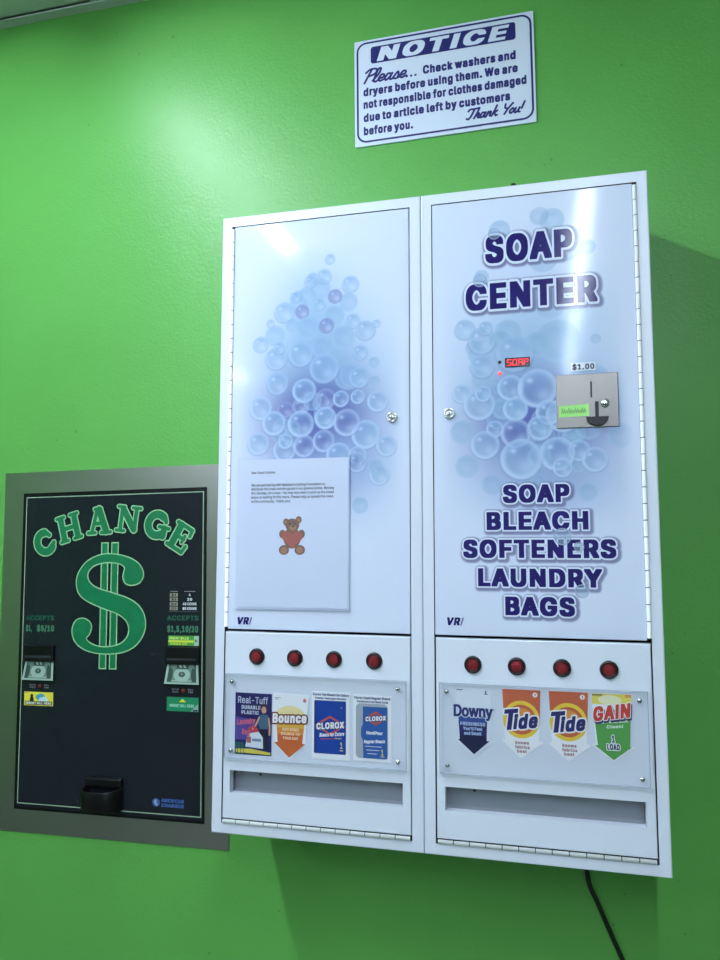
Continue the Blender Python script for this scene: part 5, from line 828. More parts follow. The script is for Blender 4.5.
bubble_print(.412, .738, .366, 1.105, BR,
    [(.59, .87, .105, .09, (166, 192, 220), .75), (.57, .765, .095, .09, CY, .82), (.578, .69, .098, .070, PU, .82), (.60, .73, .09, .06, (80, 86, 158), .75), (.60, .62, .11, .06, LI, .75)],
    sh, PRI, DOORR, ORGR)
def up(G): return ([(p[0], z(p[1])) for p in G[0]], G[1], G[2], G[3])
for a in HEAD:
    b = MB(); ink(b, up(glyphs(*a, halo=True)), M_lw, FY-.0006); ink(b, up(glyphs(*a)), M_navy, FY-.0008)
    b.build('heading_lettering', DOORR, ORGR)
for a in LIST:
    b = MB(); ink(b, up(glyphs(*a, halo=True)), M_lw, FY-.0006); ink(b, up(glyphs(*a)), M_navy, FY-.0008)
    b.build('product_list_lettering', DOORR, ORGR)
for bx, bz, br in ((618, 524, 14.2), (644, 507, 8.2), (647, 435, 11.1), (515, 1052, 10.5), (489, 970, 11.7)):
    b = MB().use(M_film).disc(bx/1000, z(bz/1000), br/1000*.86, FY-.0010, n=28)
    b.use(M_filmr).ring(bx/1000, z(bz/1000), br/1000*.86, br/1000, FY-.0010)
    b.build('overprinted_bubble', DOORR, ORGR)
# ---- coin mechanism
b = MB().use(M_plate).box(.6132, .7127, FY-.0022, FY, z(.7036), z(.7944), .0010)
coin = b.build('coin_mechanism', RIGHT, ORGR)
MB().use(M_dark).box(.6683, .6711, FY-.0026, FY-.0020, z(.7536), z(.7806)).build('coin_slot', coin, ORGR)
b = MB().use(M_blackp)
cup = [(.6605, z(.7206)), (.6962, z(.7206))]+[(.67835+.0178*math.cos(t), z(.7206)+.0142*math.sin(t)) for t in [-i*PI/14 for i in range(1, 14)]]
cup = [(.67835+.0178*math.cos(t), z(.7206)+.0142*math.sin(t)) for t in [PI+i*PI/16 for i in range(17)]]
b.prism(cup, FY-.0085, FY-.0022)
b.box(.6752, .6808, FY-.0060, FY-.0022, z(.7195), z(.7462), .0006)
b.build('return_lever', coin, ORGR)
b = MB().use(M_chrome).lathe_y(.6912, z(.7428), [(.0072, FY-.0022), (.0070, FY-.0040), (.0058, FY-.0050), (.0020, FY-.0052)])
b.use(M_dark).box(.6870, .6909, FY-.0056, FY-.0050, z(.7398), z(.7424)); b.box(.6916, .6952, FY-.0056, FY-.0050, z(.7398), z(.7424)); b.box(.6906, .6918, FY-.0056, FY-.0050, z(.7378), z(.7436))
b.build('coin_lock', coin, ORGR)
b = MB().use(P('sticker_green', (156, 226, 116))).poly([(.6174, z(.7222)), (.6652, z(.7230)), (.6656, z(.7430)), (.6176, z(.7412))], FY-.0026)
b.use(P('sticker_ink', (84, 140, 66)))
for k in range(11):
    x = .621+k*.0036
    b.stroke(smooth([(x, z(.728)), (x+.0016, z(.7375-.002*(k % 3))), (x+.0024, z(.729)), (x+.0036, z(.7335))], n=4), .0007, FY-.0028)
b.build('instruction_sticker', coin, ORGR)
# ---- price, display, indicator
b = MB().use(P('price_white', (222, 230, 240))).box(.6388, .6776, FY-.0012, FY-.0004, z(.7998), z(.8138))
pr = b.build('price_sticker', RIGHT, ORGR)
b = MB(); text(b, '$1.00', .6405, .6760, z(.8020), .0096, P('price_ink', (28, 30, 62)), FY-.0014, .0009); b.build('price_lettering', pr, ORGR)
b = MB().use(P('display_black', (30, 8, 16), .15)).box(.5298, .5713, FY-.0020, FY, z(.8130), z(.8292), .0006)
di = b.build('digital_display', RIGHT, ORGR)
M_led = mat('led_red', (200, 20, 30), .4, emit=(255, 24, 44), estr=1.1)
M_led2 = mat('led_lit', (255, 90, 90), .4, emit=(255, 70, 66), estr=1.6)
b = MB().use(M_led)
SEG = {'S': 'afgcd', 'O': 'abcdef', 'A': 'abcefg', 'P': 'abefg'}
for i, chh in enumerate('SOAP'):
    x = .5335+i*.0094; w_, h_ = .0062, .0098; z0 = z(.8158)
    pos = {'a': ((0, 1), (1, 1)), 'b': ((1, 1), (1, .5)), 'c': ((1, .5), (1, 0)), 'd': ((0, 0), (1, 0)), 'e': ((0, 0), (0, .5)), 'f': ((0, .5), (0, 1)), 'g': ((0, .5), (1, .5))}
    for s_ in SEG[chh]:
        b.stroke([(x+p[0]*w_+p[1]*.0008, z0+p[1]*h_) for p in pos[s_]], .0017, FY-.0022, nd=6)
b.build('display_digits', di, ORGR)
MB().use(M_dark).lathe_y(.5210, z(.8228), [(.0030, FY), (.0030, FY-.0012), (.0016, FY-.0016)], 18).build('sensor_window', RIGHT, ORGR)
MB().use(M_led2).lathe_y(.5211, z(.8031), [(.0030, FY), (.0029, FY-.0014), (.0018, FY-.0028), (.0004, FY-.0032)], 18).build('indicator_light', RIGHT, ORGR)
b = MB().use(M_black).cyl((.5490, FY+.006, z(ZT)), (.5490, FY+.006, z(ZT+.0045)), .0045, 14); b.build('top_screw', RIGHT, ORGR)

# ------------------------------------------------------------------ paper letter in its clear sleeve
og = (.148, FY-.004, z(.395))
let = empty('paper_letter', og, 'white typed letter with a teddy bear picture, in a clear sleeve on the left door', 'paper')
yp = FY-.0018
b = MB().use(M_paper).box(.0440, .2530, yp, yp+.0006, z(.3985), z(.6665))
sheet = b.build('paper_sheet', let, og)
b = MB().use(M_sleeve).rect(.0405, .2560, z(.3945), z(.6705), yp-.0007)
b.use(M_acre)
for r_ in ((.0405, .2560, .3945, .3951), (.2554, .2560, .3945, .6705)): b.box(r_[0], r_[1], yp-.0008, FY-.0006, z(r_[2]), z(r_[3]))
b.build('clear_sleeve', let, og)
b = MB(); yt = yp-.0002
text(b, 'Dear Guest Customer,', .0682, .1159, z(.6405), .0044, M_ink, yt, .0002)
for s_, x1_, zz in (('We are partnering with Madison\u2019s Caring Foundation to', .2094, .6172), ('distribute this bread and dry goods in our general stores. Monday', .2268, .6100),
                    ('thru Sunday, thru noon. You may also want to pick up the bread', .2258, .6025), ('stock on waiting thrifty hours. Please help us spread the news', .2250, .5950), ('to the community. Thank you!', .1440, .5874)):
    text(b, s_, .0684, x1_, z(zz), .0048, M_ink, yt, .0002)
b.build('typed_text', sheet, og)
# the printed bear hugging a heart
b = MB(); bx, bz = .1480, z(.5270)
br1, br2, br3 = P('bear_brown', (128, 96, 84), .6), P('bear_tan', (168, 124, 100), .6), P('bear_heart', (170, 92, 84), .6)
b.use(br1).disc(bx, bz-.004, .0165, yt-.0000, .0190)                       # body
for sx_ in (-1, 1):
    b.use(br1).disc(bx+sx_*.0150, bz-.0255, .0098, yt-.00004, .0088); b.use(br2).disc(bx+sx_*.0150, bz-.0262, .0066, yt-.00008, .0058)   # feet
    b.use(br1).disc(bx+sx_*.0180, bz+.0030, .0064, yt-.00004, .0078)        # arms
    b.use(br1).disc(bx+.0015+sx_*.0120-.001, bz+.0265+sx_*.002, .0056, yt-.00004, .0066)  # ears
    b.use(br2).disc(bx+.0015+sx_*.0120-.001, bz+.0260+sx_*.002, .0030, yt-.00006, .0036)
b.use(br1).disc(bx+.0005, bz+.0190, .0132, yt-.00010, .0120)
b.use(br2).disc(bx+.0015, bz+.0145, .0070, yt-.00014, .0052)
b.use(M_ink); b.disc(bx+.0020, bz+.0170, .0022, yt-.00018, .0016, 12)
for sx_ in (-1, 1): b.disc(bx+.0008+sx_*.0046, bz+.0212, .0013, yt-.00018, .0015, 10)
heart = [(16*math.sin(t)**3/17*.0210, (13*math.cos(t)-5*math.cos(2*t)-2*math.cos(3*t)-math.cos(4*t))/17*.0190) for t in [2*PI*i/40 for i in range(40)]]
b.use(br3).poly([(bx+.0005+p[0], bz-.0055+p[1]) for p in heart], yt-.00022)
b.build('bear_picture', sheet, og)

# ------------------------------------------------------------------ product cards under the acrylic
YC = FY-.0012
def card(name, pts, paper, label, group=None):
    pz = [(p[0], z(p[1])) for p in pts]
    cx = sum(p[0] for p in pz)/len(pz); cz = min(p[1] for p in pz)
    mb = MB().use(paper).prism(pz, YC, FY-.0002)
    og_ = (cx, FY, cz)
    o = mb.build(name, None, og_); o.location = og_
    tag(o, label, 'label card', group)
    return o, og_
CW = P('card_white', (240, 242, 247), .35)
GRP = 'product cards behind the left window'; GRP2 = 'product cards behind the right window'
def arrow(x0, x1, ztop, zw, xw0, xw1, tip):       # downward arrow: shaft, wings, tip
    i0 = x0+(xw0-x0)*.0+.0; 
    return [(x0, ztop), (x1, ztop), (x1-.002, zw), (xw1, zw), (tip[0], tip[1]), (xw0, zw), (x0+.002, zw)]
# 1 laundry bag poster
navy = P('poster_navy', (34, 34, 96), .3)
o, og = card('product_card', [(.0438, .1394), (.1133, .1394), (.1130, .2464), (.0437, .2466)], navy, 'dark navy card with a woman and laundry bag, first under the left window', GRP)
b = MB(); y = YC-.0002
b.use(P('poster_purple', (84, 70, 150))).poly([(.0437, z(.165)), (.075, z(.165)), (.080, z(.20)), (.0437, z(.205))], y)
b.use(P('poster_greenstrip', (40, 96, 90))).rect(.0439, .062, z(.1396), z(.160), y-.00004)
b.use(P('poster_yellow', (214, 200, 80))).poly([(.046, z(.1425)), (.112, z(.1410)), (.112, z(.1450)), (.075, z(.1500)), (.046, z(.1490))], y-.00008)
b.use(navy)
for k in range(3): b.stroke([(.050+k*.006, z(.1396)), (.048+k*.006, z(.160))], .0010, y-.0001, cap=False)
skin, hair, teal, dkp = P('poster_skin', (206, 160, 140)), P('poster_hair', (74, 44, 40)), P('poster_teal', (70, 104, 128)), P('poster_trousers', (22, 24, 48))
b.use(hair).disc(.0985, z(.2200), .0068, y-.0001, .0082); b.use(skin).disc(.0985, z(.2180), .0046, y-.00015, .0060)
b.use(teal).poly([(.0905, z(.2100)), (.1065, z(.2100)), (.1085, z(.193)), (.1055, z(.184)), (.0915, z(.184)), (.0885, z(.195))], y-.00012)
b.use(dkp).poly([(.0915, z(.185)), (.1060, z(.185)), (.1080, z(.150)), (.1000, z(.1500)), (.0945, z(.1500))], y-.00016)
b.use(skin).stroke([(.090, z(.205)), (.0840, z(.192)), (.0780, z(.185))], .0034, y-.0002); b.stroke([(.1078, z(.204)), (.1098, z(.190)), (.1096, z(.176))], .0032, y-.0002)
b.use(P('poster_red', (196, 60, 72))).poly([(.067, z(.178)), (.090, z(.178)), (.087, z(.186)), (.078, z(.191)), (.071, z(.187))], y-.00022)
b.use(P('poster_bag', (214, 222, 232))).poly([(.064, z(.153)), (.098, z(.151)), (.097, z(.171)), (.089, z(.180)), (.069, z(.176))], y-.00026)
b.use(P('poster_bagprint', (176, 96, 90))).rect(.067, .075, z(.160), z(.171), y-.0003); b.use(P('poster_bagblue', (110, 140, 170))).rect(.077, .094, z(.163), z(.168), y-.0003)
b.build('poster_picture', o, og)
b = MB(); y = YC-.0006
text(b, 'Real-Tuff', .0490, .1060, z(.2285), .0118, P('poster_letter', (196, 202, 220)), y, .0005)
text(b, 'DURABLE', .0560, .0920, z(.2185), .0064, P('poster_letter', (196, 202, 220)), y, .0008)
text(b, 'PLASTIC', .0560, .0890, z(.2095), .0064, P('poster_letter', (196, 202, 220)), y, .0008)
pk = P('poster_pink', (206, 96, 120))
text(b, 'Laundry', .0480, .0830, z(.1900), .0100, pk, y, .0010, .1, xf=lambda p: (p[0], p[1]+(p[0]-.048)*.12))
text(b, 'Bag', .0570, .0730, z(.1740), .0100, pk, y, .0010, .1)
b.build('poster_lettering', o, og)
# 2 dryer sheets
o, og = card('product_card', [(.1160, .2490), (.1828, .2466), (.1792, .2110), (.1772, .1668), (.1800, .1650), (.1469, .1362), (.1148, .1655), (.1178, .1672), (.1140, .2110)][::-1], CW, 'white card with an orange downward arrow, second under the left window', GRP)
b = MB(); y = YC-.0002
og1, og2, og3 = P('orange_top', (226, 176, 70)), P('orange_mid', (222, 140, 62)), P('orange_low', (202, 100, 50))
b.use(P('sun_pale', (236, 220, 160))).disc(.1480, z(.2130), .0260, y, .0150)
b.use(og1).poly([(.1225, z(.2000)), (.1745, z(.2000)), (.1735, z(.1900)), (.1232, z(.1900))], y-.00004)
b.use(og2).poly([(.1232, z(.1900)), (.1735, z(.1900)), (.1720, z(.1790)), (.1240, z(.1790))], y-.00004)
b.use(og3).poly([(.1240, z(.1790)), (.1720, z(.1790)), (.1705, z(.1640)), (.1762, z(.1640)), (.1467, z(.1392)), (.1180, z(.1645)), (.1250, z(.1645))], y-.00004)
wm = P('arrow_words', (240, 206, 170))
for s_, xa_, xb_, zz in (('ADD SOME', .1330, .1640, .1850), ('BOUNCE TO', .1310, .1660, .1775), ('YOUR DAY', .1345, .1630, .1700)): text(b, s_, xa_, xb_, z(zz), .0048, wm, y-.0001, .0004)
b.build('arrow_print', o, og)
MB().use(P('tiny_red', (210, 120, 110))).disc(.1745, z(.2380), .0030, y, .0034).build('printed_dot', o, og)
b = MB(); b.use(P('tiny_grey', (150, 150, 160))).rect(.119, .130, z(.2405), z(.2415), y); b.rect(.119, .126, z(.2380), z(.2390), y)
b.build('small_print', o, og)
b = MB(); G = glyphs('Bounce', .1150, .1785, z(.1985), .0165, .0014, .04, xf=lambda p: (p[0], p[1]+(p[0]-.147)*.04))
ink(b, G, P('logo_brown', (120, 56, 40)), YC-.0006, .0024, nd=10); ink(b, G, P('logo_white', (240, 240, 244)), YC-.0008)
b.build('brand_logo', o, og)
# 3 colour bleach pouch
def pouch(cx0, cx1, cz0, cz1, k0, k1, q0, q1, label, second):
    o, og = card('product_card', [(cx0, cz0), (cx1, cz0), (cx1, cz1), (cx0, cz1)], CW, label, GRP)
    b = MB(); y = YC-.0002; nv = P('pouch_small_ink', (46, 52, 120))
    h1, h2 = ('Clorox Two Bleach for Colors', 'Powder Detergent Booster') if not second else ('Clorox Liquid Regular Bleach', 'Contained in Hot Wash Cycle')
    text(b, h1, cx0+.0012, cx1-.002, z(cz1-.0068), .0042, nv, y, .0004); text(b, h2, cx0+.006, cx1-.006, z(cz1-.0128), .0036, nv, y, .0003)
    b.build('card_heading', o, og)
    b = MB(); blue = P('pouch_blue', (24, 66, 156), .25) if not second else P('bag_blue', (44, 92, 166), .3)
    if second:
        b.use(P('bag_grey', (168, 176, 186), .3)).prism(rrect(k0-.0125, k1+.001, q0-.001, q1+.006, .008), YC-.0006, YC) if False else None
        b.use(P('bag_grey', (168, 176, 186), .3)).poly([(p[0], z(p[1])) for p in rrect(k0-.0125, k1+.0012, q0-.0008, q1+.0052, .008)], y)
        pts = [(k0+.001, q0), (k1, q0), (k1, q1), (k0, q1), (k0, q1-.03), (k0-.0032, q1-.036), (k0-.0032, q1-.050), (k0, q1-.056)]
        b.use(blue).poly([(p[0], z(p[1])) for p in pts], y-.0002)
    else:
        b.use(P('pouch_edge', (18, 40, 110), .3)).poly([(p[0], z(p[1])) for p in rrect(k0, k1, q0, q1, .002)], y)
        b.use(blue).poly([(p[0], z(p[1])) for p in rrect(k0+.003, k1, q0+.001, q1-.001, .002)], y-.0002)
    b.build('package_picture', o, og)
    b = MB(); y = YC-.0006; mx = (k0+k1)/2; mz = q1-(.042 if not second else .019); s_ = 1.0 if not second else .72
    if second: mx += .001
    rd = P('logo_red', (204, 78, 64))
    dm = lambda a: [(mx-.027*a*s_, z(mz)), (mx-.014*a*s_, z(mz+.0085*a*s_)), (mx, z(mz+.0165*a*s_)), (mx+.014*a*s_, z(mz+.0095*a*s_)), (mx+.027*a*s_, z(mz+.001*a)), (mx+.014*a*s_, z(mz-.0085*a*s_)), (mx, z(mz-.0165*a*s_)), (mx-.014*a*s_, z(mz-.0085*a*s_))]
    b.use(rd).poly(dm(1.0), y); b.use(blue if not second else P('logo_fill', (150, 90, 100))).poly(dm(.78), y-.0001)
    G = glyphs('CLOROX', mx-.0245*s_, mx+.0255*s_, z(mz)-.0056*s_, .0110*s_, .0011*s_, 0, xf=lambda p: (p[0], p[1]+(p[0]-mx)*.10))
    ink(b, G, P('logo_navy', (20, 40, 110)), y-.0002, .0012); ink(b, G, P('logo_white', (240, 240, 244)), y-.0003)
    wt = P('logo_white', (240, 240, 244)); yl = P('number_yellow', (226, 214, 110))
    if not second:
        text(b, 'Bleach for Colors', k0+.010, k1-.003, z(q0+.0295), .0064, wt, y, .0008, .15, xf=lambda p: (p[0], p[1]+(p[0]-mx)*.10))
        b.use(P('logo_white', (240, 240, 244))).rect(k0+.010, k0+.026, z(q0+.0395), z(q0+.0408), y)
        b.use(P('swoosh_red', (206, 60, 84))).poly([(k0+.012, z(q0+.0235)), (k1-.018, z(q0+.0260)), (k1-.018, z(q0+.0268)), (k0+.012, z(q0+.0250))], y); b.use(yl).rect(k1-.020, k1-.008, z(q0+.0262), z(q0+.0274), y)
        b.use(P('logo_white', (240, 240, 244))).disc(k1-.008, z(q1-.011), .0007, y)
        text(b, '1', k1-.0105, k1-.0055, z(q0+.010), .0105, yl, y, .0005); b.use(yl).rect(k1-.011, k1-.005, z(q0+.006), z(q0+.0075), y)
    else:
        text(b, 'HandiPour', k0+.006, k1-.008, z(q1-.046), .0056, wt, y, .0005, .1); text(b, 'Regular Bleach', k0+.002, k1-.004, z(q1-.060), .0056, wt, y, .0005, .1, xf=lambda p: (p[0], p[1]+(p[0]-mx)*.06))
        for i in range(3): b.use(P('logo_white', (240, 240, 244))).rect(k0+.004+i*.002, k1-.010-i*.004, z(q1-.0665-i*.006), z(q1-.0655-i*.006), y)
        text(b, '1', k1-.0110, k1-.0065, z(q0+.0060), .0095, yl, y, .0005); b.use(yl).rect(k1-.012, k1-.005, z(q0+.003), z(q0+.0043), y)
    b.build('brand_logo', o, og)
pouch(.1880, .2566, .1410, .2552, .1922, .2498, .1505, .2404, 'white card with a blue pouch and red diamond, third under the left window', False)
pouch(.2630, .3300, .1425, .2530, .2798, .3227, .1480, .2336, 'white card with a blue-and-grey pouch, fourth under the left window', True)

# right window: four arrow-shaped cards
def arrowcard(x0, x1, zt, zw, xw0, xw1, tip, paper, label, waist=.004):
    return card('product_card', [(tip[0], tip[1]), (xw1, zw), (x1-waist, zw+.002), (x1, zt), (x0, zt), (x0+waist, zw+.002), (xw0, zw)], paper, label, GRP2)
# 5 softener
o, og = arrowcard(.4385, .4990, .2716, .1885, .4375, .5040, (.4685, .1625), P('card_cool_white', (226, 232, 243), .3), 'white and navy arrow card, first under the right window', .004)
b = MB(); y = YC-.0002
n1, n2, n3 = P('arrow_blue', (44, 74, 150)), P('arrow_navy', (26, 34, 96)), P('arrow_dark', (14, 22, 66))
b.use(n1).poly([(.4440, z(.2280)), (.4915, z(.2250)), (.4910, z(.2180)), (.4442, z(.2180))], y)
b.use(n2).poly([(.4442, z(.2180)), (.4910, z(.2180)), (.4900, z(.1960)), (.4455, z(.1960))], y)
b.use(n3).poly([(.4455, z(.1960)), (.4900, z(.1960)), (.4900, z(.1885)), (.4945, z(.1885)), (.4690, z(.1660)), (.4425, z(.1890)), (.4455, z(.1890))], y)
lw_ = P('arrow_pale_words', (176, 196, 232))
text(b, 'FRESHNESS', .4470, .4880, z(.2120), .0056, lw_, y-.0001, .0007); text(b, 'You\u2019ll Feel', .4515, .4830, z(.2045), .0052, lw_, y-.0001, .0004); text(b, 'and Smell', .4530, .4815, z(.1970), .0052, lw_, y-.0001, .0004)
b.build('arrow_print', o, og)
ti = P('tiny_ink', (60, 64, 84))
MB().use(ti).stroke(smooth([(.4410, z(.2685)), (.4440, z(.2700)), (.4470, z(.2690)), (.4510, z(.2702))], n=4), .0012, y).build('small_print', o, og)
b = MB().use(ti).rect(.4885, .4905, z(.2640), z(.2695), y); b.rect(.4868, .4925, z(.2632), z(.2642), y-.00002); b.build('load_mark', o, og)
b = MB(); G = glyphs('Downy', .4365, .5000, z(.2265), .0185, .0009, 0, spacing=.92)
ink(b, G, P('logo_halo', (216, 226, 240)), YC-.0006, .0018, nd=10); ink(b, G, P('softener_navy', (34, 42, 108)), YC-.0008, .0005)
b.use(P('softener_navy', (34, 42, 108)))
for xs_, zs_ in ((.4362, .2268), (.4362, .2437), (.4866, .2268), (.4815, .2268), (.4660, .2392), (.4905, .2392), (.5000, .2392)): b.stroke([(xs_-.0010, z(zs_)), (xs_+.0034, z(zs_))], .0013, YC-.0008, cap=False)
b.build('brand_logo', o, og)
# 6, 7 detergent twins
def detergent(dx, label):
    o, og = arrowcard(.5160+dx, .5780+dx, .2742, .1910, .5152+dx, .5812+dx, (.5450+dx, .1650), P('card_cool_white2', (242, 243, 248), .3), label)
    b = MB(); y = YC-.0002; cx, cz = .5462+dx, z(.2262)
    og_, ye = P('detergent_orange', (200, 98, 62)), P('detergent_yellow', (236, 202, 62))
    def clip(p): return (min(max(p[0], .5172+dx), .5770+dx), p[1])
    b.use(og_).poly([(.5163+dx, z(.2740)), (.5777+dx, z(.2740)), (.5757+dx, z(.2250)), (.5185+dx, z(.2250))], y)
    ring_ = lambda rx, rz: [clip((cx+rx*math.cos(t), cz+rz*math.sin(t))) for t in [2*PI*i/48 for i in range(48)]]
    b.use(ye).poly(ring_(.0295, .0300), y-.00005)
    b.use(og_).poly(ring_(.0238, .0238), y-.0001)
    b.use(P('detergent_amber', (226, 150, 66))).poly(ring_(.0190, .0185), y-.00015)
    b.use(P('badge_white', (236, 232, 230))).disc(.5690+dx, z(.2665), .0040, y-.0001); b.use(P('badge_ink', (190, 90, 60))).rect(.5683+dx, .5697+dx, z(.2645), z(.2685), y-.00015)
    b.use(P('detergent_rust', (186, 84, 56))).rect(.5185+dx, .5330+dx, z(.2700), z(.2712), y-.0001)
    wr = P('detergent_words', (172, 134, 140))
    for s_, a_, b_, zz in (('knows', .5360, .5580, .1870), ('fabrics', .5355, .5590, .1800), ('best', .5385, .5545, .1735)): text(b, s_, a_+dx, b_+dx, z(zz), .0052, wr, y-.0001, .0004)
    b.build('arrow_print', o, og)
    b = MB(); nv = P('detergent_navy', (36, 36, 104))
    cg = lambda p: (p[0], p[1]+(p[0]-cx)*.12)
    G1 = glyphs('T', .5190+dx, .5420+dx, z(.2112), .0330, .0026, .18, xf=cg); G2 = glyphs('ide', .5330+dx, .5728+dx, z(.2115), .0235, .0026, .18, xf=cg)
    for G in (G1, G2): ink(b, G, P('logo_white', (240, 240, 244)), YC-.0006, .0024, nd=10)
    for G in (G1, G2): ink(b, G, nv, YC-.0008)
    b.build('brand_logo', o, og)
detergent(0, 'orange and white arrow card with a yellow ring, second under the right window')
detergent(.0742, 'orange and white arrow card with a yellow ring, third under the right window')
# 8 green detergent
o, og = arrowcard(.6570, .7178, .2738, .1925, .6562, .7198, (.6888, .1688), CW, 'green arrow card with slanted red name, fourth under the right window', .0050)
b = MB(); y = YC-.0002
gy_, gg = P('gain_yellow', (232, 218, 96)), P('gain_green', (84, 160, 76))
b.use(gy_).rect(.6574, .7174, z(.2570), z(.2736), y); b.use(P('gain_pale', (240, 238, 200))).disc(.6850, z(.2640), .018, y-.00004, .0075)
b.use(P('gain_olive', (150, 140, 84))).rect(.6578, .6735, z(.2698), z(.2728), y-.00006); b.use(P('gain_orange', (222, 160, 60))).rect(.7080, .7170, z(.2690), z(.2732), y-.00006)
b.use(gg).poly([(.6600, z(.2420)), (.7160, z(.2550)), (.7135, z(.1930)), (.7165, z(.1930)), (.6888, z(.1715)), (.6600, z(.1930)), (.6650, z(.1930))], y-.0001)
wg = P('gain_words', (214, 232, 214))
text(b, 'More Great Scent', .6690, .7120, z(.2265), .0044, wg, y-.0002, .0004, xf=lambda p: (p[0], p[1]+(p[0]-.669)*.10)); text(b, 'Clean!', .6790, .7040, z(.2195), .0050, wg, y-.0002, .0005, xf=lambda p: (p[0], p[1]+(p[0]-.679)*.10))
for s_, a_, b_, zz, h_ in (('1', .6865, .6905, .1985, .0110), ('LOAD', .6790, .6980, .1870, .0090)):
    G = glyphs(s_, a_, b_, z(zz), h_, .0008); ink(b, G, P('load_white', (232, 236, 240)), y-.0002, .0013, nd=8); ink(b, G, P('load_navy', (52, 40, 100)), y-.0003)
b.build('arrow_print', o, og)
b = MB(); cg = lambda p: (p[0], p[1]+(p[0]-.6870)*.16)
G = glyphs('GAIN', .6590, .7160, z(.2340), .0225, .0024, .08, xf=cg)
ink(b, G, P('load_navy', (52, 40, 100)), YC-.0005, .0014, .0012, -.0030, nd=8); ink(b, G, P('logo_white', (240, 240, 244)), YC-.0007, .0012, nd=8); ink(b, G, P('gain_red', (204, 62, 52)), YC-.0009)
b.build('brand_logo', o, og)

# ------------------------------------------------------------------ notice sign on the wall
og = (.396, 0, z(1.378))
sx0, sx1, sz0, sz1 = .2038, .5892, z(1.3785), z(1.6222)
b = MB().use(M_signw).prism(rrect(sx0, sx1, sz0, sz1, .002), -.004, -.0004)
sign = b.build('notice_sign', None, og); sign.location = (og[0], og[1], og[2]-.0008); sign.rotation_euler = (0, -.010, 0)
tag(sign, 'white rectangular wall sign with navy NOTICE banner, above the right cabinet', 'sign')
b = MB().use(M_signn); y = -.0043
pin = rrect(.2105, .5830, z(1.3880), z(1.6155), .020, 8)
b.stroke(pin, .0042, y, closed=True); b.build('printed_border', sign, og)
b = MB().use(M_signn).poly(rrect(.2406, .5522, z(1.5655), z(1.6045), .006), -.0043)
bn = b.build('title_banner', sign, og)
b = MB(); text(b, 'NOTICE', .2540, .5400, z(1.5690), .0320, M_signw, -.0046, .0030, .22, spacing=1.10); b.build('title_lettering', bn, og)
b = MB(); y = -.0043; bd = .0015; ch_ = .0192
script(b, 'Please...', .2234, .3420, z(1.5225), .0300, .0047, M_signn, y)
text(b, 'Check washers and', .3552, .5510, z(1.5222), ch_, M_signn, y, bd)
for s_, x1_, zz in (('dryers before using them. We are', .5545, 1.4928), ('not responsible for clothes damaged', .5715, 1.4638), ('due to article left by customers', .5373, 1.4335), ('before you.', .3320, 1.4030)):
    text(b, s_, .2234, x1_, z(zz), ch_, M_signn, y, bd)
script(b, 'Thank You!', .4441, .5690, z(1.4045), .0220, .0042, M_signn, y)
b.build('lettering', sign, og)

# ------------------------------------------------------------------ change machine, flush in the wall
og = (-.3595, 0, z(.2805))
cm = empty('change_machine', og, 'black change machine with green dollar sign in a steel frame, set into the wall', 'change machine')
cm.rotation_euler = (0, -.014, 0)
hw, hh = .2330, .3560
YF = -.003        # steel face
YP = -.0035       # black panel face
b = MB().use(M_steel)
fx0, fx1, fz0, fz1 = -.2870, .2890, -.4065, .4060
vs = []
for (x0, x1, z0, z1, y) in ((fx0, fx1, fz0, fz1, -.0005), (fx0, fx1, fz0, fz1, YF+.001), (fx0+.001, fx1-.001, fz0+.001, fz1-.001, YF), (-hw, hw, -hh, hh, YF), (-hw, hw, -hh, hh, -.0005)):
    vs += [(x0, y, z0), (x1, y, z0), (x1, y, z1), (x0, y, z1)]
b.add(vs, [(k*4+i, k*4+(i+1) % 4, k*4+4+(i+1) % 4, k*4+4+i) for k in range(4) for i in range(4)])
b.build('steel_frame', cm)
b = MB().use(M_blackp).box(-hw, hw, YF-.0045, -.001, -hh, hh, .0015)
pnl = MB().use(M_panel)
b2 = MB().use(M_blackp)
for r_ in ((-hw, hw, hh-.006, hh), (-hw, hw, -hh, -hh+.006), (-hw, -hw+.006, -hh+.006, hh-.006), (hw-.006, hw, -hh+.006, hh-.006)): b2.box(r_[0], r_[1], -.0050, -.001, r_[2], r_[3])
b2.build('panel_rim', cm)
fp = pnl.box(-hw+.006, hw-.006, YP, -.001, -hh+.006, hh-.006).build('front_panel', cm)
b = MB().use(M_border); y = YP-.0002
L_ = (-.2262, .2262, -.3440, .3470); w_ = .0021
b.rect(L_[0], L_[1], L_[3]-w_, L_[3], y); b.rect(L_[0], L_[0]+w_, L_[2], L_[3]-w_, y); b.rect(L_[1]-w_, L_[1], L_[2], L_[3]-w_, y)
b.rect(L_[0]+w_, -.055, L_[2], L_[2]+w_, y); b.rect(.035, L_[1]-w_, L_[2], L_[2]+w_, y)
b.build('border_line', fp)
